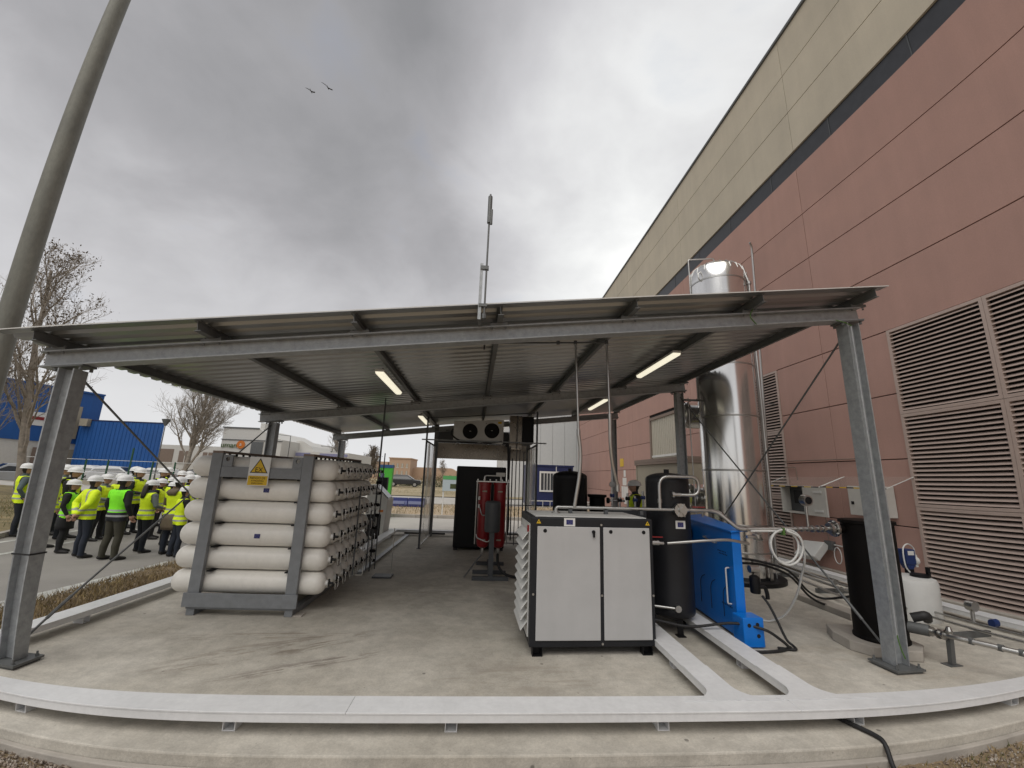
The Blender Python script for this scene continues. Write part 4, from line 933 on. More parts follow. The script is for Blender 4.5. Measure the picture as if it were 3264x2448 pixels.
# pipes along the wall foot
wp = thing('wall_pipe', 'bundle of thin steel pipes along the slab at the foot of the pink wall', 'pipes', (6.3,7,0))
for i, (x0, x1, z) in enumerate(((6.62,6.36,0.16),(6.50,6.22,0.12),(6.40,6.05,0.17),(6.28,5.80,0.10))):
    pipe(wp, [(x0,9.3,z),(x0-0.25,7.7,z),(x1,6.3,z),(x1+0.05,4.0 if i < 2 else 5.9,z)], 0.014+0.004*(i%2), 0.2)
for y in (8.6,7.4,6.2,5.2):
    b = B(); b.box(5.95,6.55,y-0.03,y+0.03,0.0,0.07); b.build('pipe_stand', M['galvdk'], wp)
for p_ in ((5.95,6.9,0.19),(6.2,7.3,0.21),(6.0,6.6,0.17)): 
    b = B(); b.lathe([(0.045,-0.05),(0.02,0.06)],p_,10,'y'); b.build('fitting', M['steel'], wp, smooth=40)
b = B(); b.lathe([(0.065,-0.05),(0.072,0.0),(0.065,0.05)],(6.42,5.28,0.36),16,'y'); b.build('flow_meter', M['steel'], wp, smooth=40)
b = B(); b.lathe([(0.025,0.15),(0.025,0.30)],(6.42,5.28,0),10); b.build('meter_stem', M['steel'], wp)
b = B(); b.lathe([(0.05,-0.04),(0.05,0.04)],(6.46,5.05,0.20),12,'x'); b.build('valve', M['pump'], wp)
b = B(); b.box(5.25,5.48,5.95,7.0,0.0,0.09); tag(b.build('concrete_sleeper', M['kerb'], bevel=0.01), 'low concrete sleeper on the slab behind the black vessel', 'sleeper')
# white dosing tank with two blue pumps
dt = thing('dosing_tank', 'white plastic dosing tank beside the right front column', 'tank', (6.38,6.08,0))
b = B(); b.lathe([(0.325,0.0),(0.33,0.03),(0.33,0.50),(0.31,0.55),(0.24,0.575),(0.02,0.58)],(6.38,6.08,0),36); b.build('body', M['plastic'], dt, smooth=35)
b = B(); b.lathe([(0.115,0.579),(0.115,0.61),(0.09,0.62),(0.02,0.622)],(6.46,5.98,0),20); b.build('lid', M['black'], dt, smooth=35)
b = B(); b.box(6.52,6.56,5.90,5.94,0.58,0.72); b.build('lance', M['black'], dt)
for (x, y, s), lab in (((6.62,6.28,1.0),'blue dosing pump with white head above the white tank, right one'),((6.36,6.42,1.0),'blue dosing pump above the white tank, left one behind column')):
    dpu = thing('dosing_pump', lab, 'pump', (x,y,0.60), 0, 'dosing pumps')
    b = B(); b.box(x-0.09,x+0.07,y-0.07,y+0.07,0.70,0.92); b.prism([(x-0.09,0.70),(x+0.07,0.70),(x+0.02,0.63),(x-0.05,0.63)],'y',y-0.06,y+0.06); b.build('body', M['pump'], dpu, bevel=0.01)
    b = B(); b.lathe([(0.055,-0.04),(0.055,0.02)],(x+0.11,y-0.02,0.75),14,'x'); b.box(x+0.09,x+0.13,y-0.035,y+0.0,0.66,0.84); b.build('pump_head', M['plastic'], dpu)
    b = B(); b.tube(smoothpath([(x+0.11,y-0.02,0.84),(x+0.10,y-0.02,0.94),(x-0.02,y-0.05,1.0),(x-0.14,y-0.08,0.93),(x-0.16,y-0.1,0.7),(x-0.1,y-0.1,0.6)]),0.010,6); b.build('tube', M['plastic'], dpu)
    b = B(); b.box(x-0.06,x+0.04,y-0.075,y-0.071,0.84,0.90); b.build('display', M['signw'], dpu)
    b = B(); b.box(x-0.04,x+0.04,y-0.04,y+0.04,0.56,0.635); b.build('bracket', M['black'], dpu)

# ================================================================ tall polished vessel
sv = thing('silver_tank', 'very tall polished metal clad tank standing against the pink wall', 'tank', (5.205,8.44,0))
SXc, SYc, SR = 5.205, 8.44, 0.58
seams = [0.12,0.55,1.05,2.1,3.2,4.3,5.4,6.28]
for z0, z1 in zip(seams, seams[1:]):
    b = B(); b.lathe([(SR,z0),(SR,z1-0.004)],(SXc,SYc,0),64,cap=False); b.build('cladding_sheet', M['chrome'], sv, smooth=40)
    b = B(); b.lathe([(SR+0.001,z1-0.022),(SR+0.010,z1-0.018),(SR+0.010,z1+0.014),(SR+0.001,z1+0.018)],(SXc,SYc,0),64,cap=False); b.build('seam_band', M['steel'], sv, smooth=40)
b = B(); b.lathe([(SR,6.30),(SR,6.52),(SR-0.04,6.62),(SR-0.16,6.72),(0.02,6.80)],(SXc,SYc,0),48); b.build('head', M['chrome'], sv, smooth=25)
for i in range(20):
    a = i*math.pi/10; c_, s_ = math.cos(a), math.sin(a)
    b = B(); b.tube([(SXc+(SR+0.004)*c_,SYc+(SR+0.004)*s_,6.50),(SXc+(SR-0.035)*c_,SYc+(SR-0.035)*s_,6.63),(SXc+(SR-0.16)*c_,SYc+(SR-0.16)*s_,6.73)],0.008,5); b.build('head_rib', M['steel'], sv)
for a in (-0.35,3.6):
    c_, s_ = math.cos(a), math.sin(a); b = B(); b.tube(rounded([(SXc+SR*c_,SYc+SR*s_,6.25),(SXc+(SR+0.09)*c_,SYc+(SR+0.09)*s_,6.3),(SXc+(SR+0.09)*c_,SYc+(SR+0.09)*s_,6.42),(SXc+SR*c_,SYc+SR*s_,6.48)],0.03),0.014,6); b.build('lifting_eye', M['steel'], sv)
b = B(); b.lathe([(0.80,0.0),(0.80,0.07),(0.60,0.075),(0.58,0.118),(0.02,0.119)],(SXc,SYc,0),40); b.build('base_ring', M['black'], sv, smooth=30)
for a in np.linspace(-2.2,-0.6,4):
    x, y = SXc+0.63*math.cos(a), SYc+0.63*math.sin(a); b = B(); b.bar((x,y,0.08),(x,y,0.42),0.10,0.012,up=(math.cos(a),math.sin(a),0)); b.build('base_bracket', M['steel'], sv)
a = -0.42; c_, s_ = math.cos(a), math.sin(a)
for off, w in ((0.0,0.016),(0.10,0.012)):
    aa = a+off; c_, s_ = math.cos(aa), math.sin(aa); pipe(sv, [(SXc+(SR+0.05)*c_,SYc+(SR+0.05)*s_,0.3),(SXc+(SR+0.05)*c_,SYc+(SR+0.05)*s_,6.55)], w)
aa = -0.62; c_, s_ = math.cos(aa), math.sin(aa); pipe(sv, [(SXc+(SR+0.07)*c_,SYc+(SR+0.07)*s_,0.2),(SXc+(SR+0.07)*c_,SYc+(SR+0.07)*s_,6.2),(SXc+(SR-0.03)*c_,SYc+(SR-0.03)*s_,6.66)], 0.028)
flange(sv, (SXc+(SR+0.07)*c_,SYc+(SR+0.07)*s_,6.22), 'z', 0.05, 0.06)
for z in (1.5,3.35):
    b = B(); b.lathe([(0.0+0.02,-0.62),(0.22,-0.60),(0.30,-0.52),(0.30,0.0)],(5.15,9.15,z),28,'x'); b.build('side_duct', M['chrome'], sv, smooth=35)
pipe(sv, [(4.62,8.55,3.6),(4.62,8.55,6.98),(5.22,8.5,7.03),(5.26,8.5,6.80)], 0.016, 0.04)
pipe(sv, [(4.45,8.6,0.9),(4.42,8.6,3.65)], 0.012)
b = B(); b.box(4.33,4.66,8.58,8.62,3.58,3.62); b.build('pipe_bracket', M['galvdk'], sv)
vp = thing('vent_pipe', 'thin wall-mounted vent pipe with hooked top beside the silver tank', 'pipes', (7.4,10.3,0))
pipe(vp, [(7.42,10.45,0.3),(7.40,10.42,1.2),(7.34,10.05,8.2),(7.31,10.0,8.42),(7.22,9.94,8.5)], 0.028, 0.1)
for z in (1.4,3.9,6.5):
    b = B(); b.box(7.40,7.59,10.14,10.16,z,z+0.02); b.build('clip', M['galvdk'], vp)
b = B()
for i, (dy, z) in enumerate(((0,1.25),(0,1.12),(0,0.98))):
    q = B(); q.lathe([(0.05,-0.03),(0.05,0.03)],(7.38,10.42,z),12); q.build('fitting', M['steel'], vp)

# ================================================================ electrical boxes on the wall
eb = thing('electric_box', 'open grey electrical cabinet on the pink wall with door swung back', 'electrical box', (7.45,9.55,1.2))
b = B(); b.box(7.34,7.36,9.18,9.93,1.20,1.24); b.box(7.34,7.585,9.18,9.21,1.24,1.80); b.box(7.34,7.585,9.90,9.93,1.24,1.80); b.box(7.34,7.585,9.18,9.93,1.801,1.83); b.box(7.361,7.585,9.18,9.93,1.20,1.235); b.build('case', M['boxgrey'], eb)
b = B(); b.box(7.56,7.585,9.212,9.898,1.242,1.798); b.build('back_plate', M['dgrey'], eb)
b = B(); b.box(7.30,7.335,8.52,9.17,1.19,1.82); d_ = b.build('door', M['boxgrey'], eb, bevel=0.006)
for z in (1.28,1.68):
    q = B(); q.box(7.285,7.299,8.62,8.85,z,z+0.045); q.build('hinge_plate', M['offwhite'], d_)
b = B(); b.box(7.50,7.56,9.35,9.70,1.42,1.72); b.build('meter', M['black'], eb); b = B(); b.box(7.485,7.499,9.44,9.54,1.46,1.55); b.build('meter_dial', M['yellow'], eb)
e2 = thing('electric_box', 'closed grey electrical cabinet on the pink wall behind the right front column', 'electrical box', (7.45,7.7,1.2))
b = B(); b.box(7.36,7.585,7.25,8.02,1.30,1.86); b.build('case', M['boxgrey'], e2, bevel=0.008); b = B(); b.box(7.335,7.357,7.27,7.58,1.32,1.84); b.build('door', M['boxgrey'], e2, bevel=0.005)
b = B(); b.box(7.325,7.334,7.36,7.48,1.72,1.77); b.build('vent', M['offwhite'], e2); b = B(); b.box(7.35,7.36,7.9,7.96,1.5,1.56); b.build('lock', M['black'], e2)
M['clear'] = mat('clear_pane', (0.6,0.62,0.6), 0.05)
def glassmat():
    m = bpy.data.materials.new('rain_hood_glass'); m.use_nodes = True; t = m.node_tree; bs = t.nodes['Principled BSDF']; bs.inputs['Roughness'].default_value = 0.08; bs.inputs['Base Color'].default_value = (0.5,0.45,0.4,1)
    tr = N(t,'ShaderNodeBsdfTransparent'); mx = N(t,'ShaderNodeMixShader',i={0:0.10}); t.links.new(tr.outputs[0],mx.inputs[1]); t.links.new(bs.outputs[0],mx.inputs[2]); t.links.new(mx.outputs[0],t.nodes['Material Output'].inputs[0]); return m
M['hood'] = glassmat()
for y0, y1, z, lab in ((8.35,10.1,1.97,'clear rain hood with striped edge over the open electrical cabinet'),(6.85,8.3,1.98,'clear rain hood with striped edge over the closed electrical cabinet')):
    t = thing('rain_hood', lab, 'rain hood', (7.3,(y0+y1)/2,z), 0, 'rain hoods on the wall')
    b = B(); b.add([(7.59,y0,z+0.06),(7.59,y1,z+0.06),(7.02,y1,z-0.16),(7.02,y0,z-0.16)],[(0,1,2,3)]); b.add([(7.59,y0,z+0.064),(7.59,y1,z+0.064),(7.02,y1,z-0.156),(7.02,y0,z-0.156)],[(3,2,1,0)]); b.build('pane', M['hood'], t)
    b = B(); b.tube([(7.59,y0,z+0.062),(7.02,y0,z-0.158)],0.007,5); b.build('edge_bar', M['offwhite'], t); b = B(); b.tube([(7.59,y1,z+0.062),(7.02,y1,z-0.158)],0.007,5); b.build('edge_bar', M['offwhite'], t)
    n_ = 9
    for i in range(n_):
        a, c = y0+(y1-y0)*i/n_, y0+(y1-y0)*(i+1)/n_
        b = B(); b.box(7.01,7.02,a,c,z-0.170,z-0.150); b.build('stripe_block', M['yellow' if i%2 else 'black'], t)
pc = thing('wall_conduit', 'thin conduits running along the pink wall above the electrical cabinets', 'conduit', (7.55,8.5,2.3))
pipe(pc, [(7.56,10.0,2.42),(7.56,7.72,2.40),(7.56,7.70,2.0)], 0.011, 0.03, 'porch'); pipe(pc, [(7.56,10.0,2.26),(7.56,9.62,2.26),(7.56,9.60,1.95)], 0.011, 0.03, 'porch'); pipe(pc, [(7.57,8.9,1.2),(7.57,8.9,0.7)], 0.010, 0.03, 'porch'); pipe(pc, [(7.57,7.6,1.28),(7.57,7.6,0.3)], 0.010, 0.03, 'porch')
pipe(pc, [(7.56,9.0,0.62),(7.56,8.0,0.60),(7.56,7.0,0.60)], 0.014, 0.03, 'offwhite')
wl = thing('flood_light', 'white boxy flood light low on the pink wall behind the coiled hose', 'light', (7.35,9.2,0.3))
b = B(); b.add([(7.42,8.85,0.66),(7.42,9.45,0.62),(7.22,9.55,0.30),(7.22,8.95,0.34),(7.55,8.85,0.56),(7.55,9.45,0.52),(7.35,9.55,0.20),(7.35,8.95,0.24)],[(0,1,2,3),(7,6,5,4),(0,4,5,1),(1,5,6,2),(2,6,7,3),(3,7,4,0)]); b.build('housing', M['plastic'], wl, bevel=0.02)
b = B(); b.box(7.50,7.59,8.75,8.95,0.50,0.68); b.build('bracket', M['galvdk'], wl)
b = B(); b.tube(smoothpath([(7.5,8.62+0.09*math.cos(a),0.42+0.16*math.sin(a)) for a in np.linspace(0,11,26)],3),0.010,6); o = b.build('cable_coil', M['plastic']); tag(o,'small coil of white cable hung on the pink wall by the black vessel','cable')

# ================================================================ fan enclosure in the middle
en = thing('enclosure_frame', 'metal frame enclosure with clear plastic curtains under the canopy', 'enclosure', (-0.1,11.4,0))
EX0, EX1, EY0, EY1 = -1.55, 1.33, 10.32, 12.5
for x in (EX0,EX1):
    b = B(); b.box(x-0.022,x+0.022,EY0-0.022,EY0+0.022,0.012,3.15 if x < 0 else 3.4); b.build('front_post', M['dgrey'], en)
    b = B(); b.box(x-0.05,x+0.05,EY0-0.05,EY0+0.05,0,0.012); b.build('post_foot', M['dgrey'], en)
    b = B(); b.box(x-0.06,x+0.06,EY1-0.06,EY1+0.06,0.0,3.2); b.build('rear_post', M['galvdk'], en)
    b = B(); b.box(x-0.02,x+0.02,EY0+0.025,EY1-0.065,0.03,0.06); b.build('sill_bar', M['offwhite'], en)
    b = B(); b.box(x-0.015,x+0.015,EY0+0.025,EY1-0.065,2.52,2.56); b.build('curtain_rail', M['dgrey'], en)
    # rippled clear film
    vs = []; ny, nz = 40, 8
    for k in range(nz+1):
        for i in range(ny+1):
            t = i/ny; y = EY0+0.03+(EY1-EY0-0.1)*t
            vs.append((x+0.028*math.sin(t*31+0.4*k)*(0.4+0.6*k/nz)+0.02*math.sin(t*11), y, 0.07+2.44*k/nz))
    b = B(); b.add(vs,[(k*(ny+1)+i,k*(ny+1)+i+1,(k+1)*(ny+1)+i+1,(k+1)*(ny+1)+i) for k in range(nz) for i in range(ny)]); b.build('plastic_curtain', M['film'], en, smooth=180)
b = B(); b.tube([(EX0-0.12,EY0-0.03,2.575),(EX1+0.25,EY0-0.03,2.585)],0.016,8); b.build('front_rail', M['galv'], en)
b = B(); b.tube([(EX0,EY0,3.12),(EX1,EY0,3.36)],0.012,8); b.build('front_rail', M['dgrey'], en)
M['brush'] = mat('dull_reflective_sheet', (0.20,0.175,0.145), 0.28, 0.8, var=0.2, vscale=3)
b = B(); b.box(EX0+0.065,EX1-0.065,EY1-0.03,EY1+0.03,2.20,2.66); b.build('header_panel', M['brush'], en)
b = B(); b.box(EX0+0.065,EX1-0.065,EY1-0.03,EY1+0.03,2.665,3.05); b.build('upper_panel', M['dgrey'], en)
b = B(); b.box(0.62,0.95,10.6,11.0,2.45,3.3); b.build('duct', M['brush'], en)
b = B(); b.box(0.97,1.28,10.65,11.2,2.6,3.3); b.build('duct', M['black'], en)
for i, (x, y, z0, z1) in enumerate(((0.62,10.55,0.15,2.5),(0.80,10.5,0.1,3.3),(0.72,10.6,0.2,2.2),(0.92,10.6,0.1,2.5),(1.02,10.7,0.1,2.4))):
    pipe(en, [(x,y,z0),(x+rnd.uniform(-.03,.03),y,z1)], 0.011 if i%2 else 0.016, 0.05, 'dgrey', 8, 'service_pipe')
b = B(); b.tube(smoothpath([(0.50,10.35,2.52),(0.58,10.35,2.45),(0.60,10.35,2.1),(0.62,10.4,1.2),(0.64,10.5,0.5),(0.55,10.5,0.2)]),0.035,8); b.build('cable_bundle', M['rubber'], en)
for z in (0.35,1.05,0.15):
    pipe(en, [(0.5,10.5,z),(1.25,10.5,z)], 0.011, 0.05, 'dgrey', 6, 'service_pipe')
ev = thing('evaporator_unit', 'white two-fan evaporator unit hung at the top of the enclosure', 'fan unit', (-0.2,10.6,2.55))
b = B(); b.add([(-0.90,10.45,2.62),(0.46,10.45,2.57),(0.46,10.45,3.20),(-0.90,10.45,3.10),(-0.90,11.0,2.62),(0.46,11.0,2.57),(0.46,11.0,3.20),(-0.90,11.0,3.10)],[(0,1,2,3),(5,4,7,6),(0,4,5,1),(1,5,6,2),(2,6,7,3),(3,7,4,0)]); b.build('casing', M['offwhite'], ev, bevel=0.01)
for x in (-0.45,0.14):
    z = 2.865+(x+0.2)*0.06
    b = B(); b.lathe([(0.205,0),(0.205,0.012),(0.02,0.013)],(x,10.436,z),28,'y'); f_ = b.build('fan_opening', M['dark'], ev)
    b = B()
    for r_ in (0.06,0.105,0.15,0.195):
        b.tube([(x+r_*math.cos(a),10.428,z+r_*math.sin(a)) for a in np.linspace(0,2*math.pi,25)],0.0035,4,cap=False)
    for k in range(8): b.tube([(x,10.427,z),(x+0.2*math.cos(k*math.pi/4),10.427,z+0.2*math.sin(k*math.pi/4))],0.003,4)
    b.build('fan_guard', M['black'], f_)['kind'] = 'stuff'
    for k in range(5):
        a = k*2*math.pi/5; b = B(); b.add([(x+0.03*math.cos(a),10.433,z+0.03*math.sin(a)),(x+0.18*math.cos(a-.2),10.43,z+0.18*math.sin(a-.2)),(x+0.18*math.cos(a+.35),10.435,z+0.18*math.sin(a+.35))],[(0,1,2)]); b.add([(x+0.03*math.cos(a),10.4338,z+0.03*math.sin(a)),(x+0.18*math.cos(a-.2),10.4308,z+0.18*math.sin(a-.2)),(x+0.18*math.cos(a+.35),10.4358,z+0.18*math.sin(a+.35))],[(2,1,0)]); b.build('fan_blade', M['black'], f_)
    b = B(); b.box(x-0.025,x+0.025,10.424,10.4265,z-0.006,z+0.006); b.build('fan_label', M['signw'], f_)
b = B(); b.box(0.30,0.40,10.444,10.449,3.08,3.14); b.build('label', M['yellow'], ev)
for x in (-0.62,-0.02): 
    b = B(); b.lathe([(0.012,-0.004),(0.012,0.003)],(x,10.447,3.08),8,'y'); b.build('bolt', M['black'], ev)
b = B(); b.tube(smoothpath([(-0.92,10.46,2.9),(-0.95,10.44,2.75),(-0.75,10.43,2.6),(-0.5,10.43,2.55),(-0.2,10.42,2.58),(0.1,10.42,2.56),(0.42,10.42,2.60)]),0.022,8); b.build('cable', M['rubber'], ev)
# black padded cabinet
bb = thing('black_cabinet', 'tall black padded cabinet with rounded corners under the fan unit', 'cabinet', (-0.1,10.7,0))
pts = []
for cx_, cy_, a0 in ((0.46,11.15,0),(-0.66,11.15,90),(-0.66,10.31,180),(0.46,10.31,270)):
    for k in range(5): a = R(a0+k*22.5); pts.append((cx_+0.07*math.cos(a), cy_+0.07*math.sin(a)))
b = B(); b.prism(pts,'z',0.05,1.93); b.build('body', M['black'], bb, bevel=0.03, smooth=50)
b = B(); b.lathe([(0.30,0),(0.31,0.006),(0.30,0.012)],(-0.02,10.234,1.25),28,'y',cap=False); b.build('embossed_ring', M['black'], bb)
for x in (-0.66,0.46):
    b = B(); b.box(x-0.05,x+0.05,10.28,10.38,0.0,0.052); b.build('foot', M['rubber'], bb)
# red twin column filter on a grey stand
rf = thing('red_filter', 'dark red twin column filter on a grey stand in front of the black cabinet', 'filter', (0.15,8.0,0))
for x in (0.01,0.31):
    b = B(); b.lathe([(0.05,0.47),(0.10,0.50),(0.122,0.56),(0.122,1.58),(0.135,1.582),(0.135,1.62)],(x,8.0,0),28); c_ = b.build('column', M['red'], rf, smooth=35)
    for z in (0.62,1.46): q = B(); q.box(x-0.045,x+0.045,7.872,7.8765,z-0.012,z+0.012); q.build('label', M['beige'], c_)
    q = B(); q.lathe([(0.025,0.36),(0.032,0.42),(0.032,0.47)],(x,8.0,0),10); q.build('drain_fitting', M['steel'], c_)
b = B(); b.box(-0.16,0.48,7.87,8.13,1.622,1.645); b.build('top_plate', M['steel'], rf, bevel=0.004)
for i in range(6):
    b = B(); b.lathe([(0.013,0),(0.013,0.03)],(-0.13+i*0.118,7.885,1.646),6); b.build('bolt', M['steel'], rf)
b = B(); b.lathe([(0.02,0.3),(0.135,0.31),(0.145,0.34),(0.145,0.80),(0.12,0.83),(0.02,0.84)],(0.175,7.72,0.47),28); b.build('silencer', M['dgrey'], rf, smooth=35)
for x0, x1, w in ((-0.14,-0.14,0.012),(0.45,0.45,0.012)): pipe(rf, [(x0,7.86,0.55),(x1,7.86,1.62)], w)
pipe(rf, [(-0.12,7.82,0.72),(-0.10,7.80,0.66),(0.10,7.74,0.60),(0.16,7.72,0.66)], 0.012, 0.05); pipe(rf, [(-0.08,7.84,1.2),(-0.03,7.80,1.05),(0.03,7.74,1.05)], 0.011, 0.04)
for z in (1.2,1.34): b = B(); b.lathe([(0.022,-0.03),(0.022,0.03)],(-0.09,7.84,z),8); b.build('valve', M['offwhite'], rf)
pipe(rf, [(0.0,8.0,1.65),(0.0,8.0,1.74),(0.32,8.0,1.74),(0.32,8.0,1.65)], 0.018, 0.04)
b = B(); b.box(0.22,0.40,7.95,8.03,1.73,1.80); b.build('control_block', M['boxgrey'], rf)
b = B(); b.box(0.13,0.22,7.66,7.74,0.062,0.78); b.build('stand_post', M['dgrey'], rf); b = B(); b.box(0.13,0.22,7.60,9.15,0.061,0.075); b.build('stand_spine', M['dgrey'], rf)
for y, x0, x1 in ((7.64,-0.16,0.50),(8.15,-0.16,0.48),(8.95,-0.10,0.48)):
    b = B(); b.box(x0,x1,y-0.04,y+0.04,0.0,0.06); b.build('stand_foot', M['dgrey'], rf, bevel=0.003)
pipe(rf, [(0.0,7.95,0.36),(-0.08,7.9,0.28),(-0.30,7.7,0.03)], 0.014, 0.05, 'galvdk')
hose([(0.30,7.95,0.40),(0.32,7.85,0.22),(0.42,7.75,0.10),(0.62,7.75,0.04),(0.9,7.85,0.03),(1.2,7.9,0.03)], 0.026, 'rubber', 'thick dark hose from the red filter along the slab')
# grey control console
cs_ = thing('control_console', 'grey control console with sloping screen beyond the cylinder rack', 'console', (-3.0,12.3,0))
b = B(); b.prism([(-3.32,0.0),(-2.80,0.0),(-2.72,1.02),(-3.14,1.40),(-3.32,1.40)],'y',12.0,12.75); b.build('body', M['boxgrey'], cs_, bevel=0.012)
b = B(); b.add([(-2.745,12.08,1.058),(-2.745,12.67,1.058),(-3.10,12.67,1.378),(-3.10,12.08,1.378),(-2.741,12.08,1.062),(-2.741,12.67,1.062),(-3.096,12.67,1.382),(-3.096,12.08,1.382)],[(3,2,1,0),(4,5,6,7),(0,1,5,4),(1,2,6,5),(2,3,7,6),(3,0,4,7)]); b.build('screen', M['window'], cs_)
b = B(); b.box(-3.28,-2.88,11.994,11.999,0.04,0.62); b.build('open_bay', M['dark'], cs_); b = B(); b.box(-2.95,-2.83,11.994,11.999,0.68,0.74); M['orange'] = mat('orange_print',(0.55,0.16,0.02),0.5); b.build('label', M['orange'], cs_)
# ================================================================ people in hard hats
def hivis(name, col, base):
    m = bpy.data.materials.new(name); m.use_nodes = True; t = m.node_tree; L = t.links.new; bs = t.nodes['Principled BSDF']; bs.inputs['Roughness'].default_value = 0.7
    tc = N(t,'ShaderNodeTexCoord'); sp = N(t,'ShaderNodeSeparateXYZ'); L(tc.outputs['Object'], sp.inputs[0])
    def band(src, a, b):
        c1 = N(t,'ShaderNodeMath',operation='GREATER_THAN',i={1:a}); L(src,c1.inputs[0]); c2 = N(t,'ShaderNodeMath',operation='LESS_THAN',i={1:b}); L(src,c2.inputs[0])
        c3 = N(t,'ShaderNodeMath',operation='MULTIPLY'); L(c1.outputs[0],c3.inputs[0]); L(c2.outputs[0],c3.inputs[1]); return c3.outputs[0]
    def add(a, b):
        c = N(t,'ShaderNodeMath',operation='MAXIMUM'); L(a,c.inputs[0]); L(b,c.inputs[1]); return c.outputs[0]
    z = sp.outputs[2]; ax = N(t,'ShaderNodeMath',operation='ABSOLUTE'); L(sp.outputs[0],ax.inputs[0])
    f = add(band(z,0.905,0.945), band(z,1.02,1.06))
    if 'jacket' in name:
        v = N(t,'ShaderNodeMath',operation='MULTIPLY'); L(band(ax.outputs[0],0.085,0.12),v.inputs[0]); L(band(z,1.06,1.6),v.inputs[1]); f = add(f, v.outputs[0])
    n = N(t,'ShaderNodeTexNoise',i={'Scale':7.0,'Detail':4.0}); L(tc.outputs['Object'],n.inputs['Vector'])
    r = N(t,'ShaderNodeMapRange',i={1:0.3,2:0.7,3:0.86,4:1.1}); L(n.outputs[0],r.inputs[0])
    sc = N(t,'ShaderNodeVectorMath',operation='SCALE'); sc.inputs[0].default_value = col; L(r.outputs[0],sc.inputs['Scale'])
    mx = N(t,'ShaderNodeMixRGB',i={2:(0.34,0.35,0.34,1)}); L(f,mx.inputs[0]); L(sc.outputs[0],mx.inputs[1]); 
    if base:
        lo = N(t,'ShaderNodeMixRGB',i={2:(*base,1)}); L(band(z,0.0,1.0),lo.inputs[0]); L(sc.outputs[0],lo.inputs[1]); L(lo.outputs[0],mx.inputs[1])
    L(mx.outputs[0],bs.inputs['Base Color'])
    bp = N(t,'ShaderNodeBump',i={'Strength':0.5,'Distance':0.03}); L(n.outputs[0],bp.inputs['Height']); L(bp.outputs[0],bs.inputs['Normal'])
    return m
M['vest'] = hivis('hi_vis_vest', (0.74,0.93,0.012), None); M['vestg'] = hivis('hi_vis_vest_green', (0.30,0.93,0.015), None); M['vestn'] = hivis('hi_vis_vest_dark_hem', (0.24,0.93,0.015), (0.012,0.013,0.018)); M['jacket'] = hivis('hi_vis_jacket', (0.74,0.93,0.012), None)
M['skin'] = mat('skin', (0.42,0.24,0.17), 0.55); M['hair'] = mat('dark_hair', (0.018,0.012,0.009), 0.6); M['hat'] = mat('hard_hat', (0.72,0.72,0.71), 0.32, var=0.03); M['shoe'] = mat('dark_shoe', (0.016,0.014,0.013), 0.6)
CLOTH = {'navy': (0.010,0.012,0.018), 'black': (0.010,0.010,0.011), 'jeans': (0.016,0.021,0.033), 'olive': (0.045,0.042,0.028), 'grey': (0.15,0.17,0.17), 'khaki': (0.13,0.10,0.065), 'dkgrey': (0.03,0.03,0.034), 'slate': (0.09,0.12,0.13)}
for k_, c_ in CLOTH.items(): M['c_'+k_] = mat('cloth_'+k_, c_, 0.85, var=0.15, vscale=5, bump=0.25, bscale=9)
def rings(b, rs, n=14):
    vs = []
    for c, rx, ry in rs:
        for j in range(n): a = 2*math.pi*j/n; vs.append((c[0]+rx*math.cos(a), c[1]+ry*math.sin(a), c[2]))
    k = len(rs); b.add(vs, [(i*n+j,i*n+(j+1)%n,(i+1)*n+(j+1)%n,(i+1)*n+j) for i in range(k-1) for j in range(n)] + [tuple(range(n-1,-1,-1)), tuple(range((k-1)*n,k*n))])
POSES = {   # right and left (elbow, wrist), leg spread right/left as (dx, dy)
    'sides': (((.262,-.03,1.15),(.245,.07,.92)), ((-.262,-.03,1.15),(-.24,.05,.92)), (.02,.03), (-.02,-.02)),
    'behind': (((.275,-.12,1.17),(.07,-.175,.955)), ((-.275,-.12,1.17),(-.05,-.18,.925)), (.04,.0), (-.04,.02)),
    'front': (((.262,.02,1.15),(.07,.25,1.08)), ((-.262,.02,1.15),(-.07,.24,1.04)), (.02,.0), (-.03,.04)),
    'raise': (((.262,.08,1.17),(.10,.30,1.34)), ((-.262,-.02,1.15),(-.20,.16,.98)), (.03,.03), (-.02,-.03)),
    'pocket': (((.29,-.08,1.16),(.205,.04,.945)), ((-.29,-.08,1.16),(-.205,.04,.945)), (.05,.0), (-.06,.05)),
}
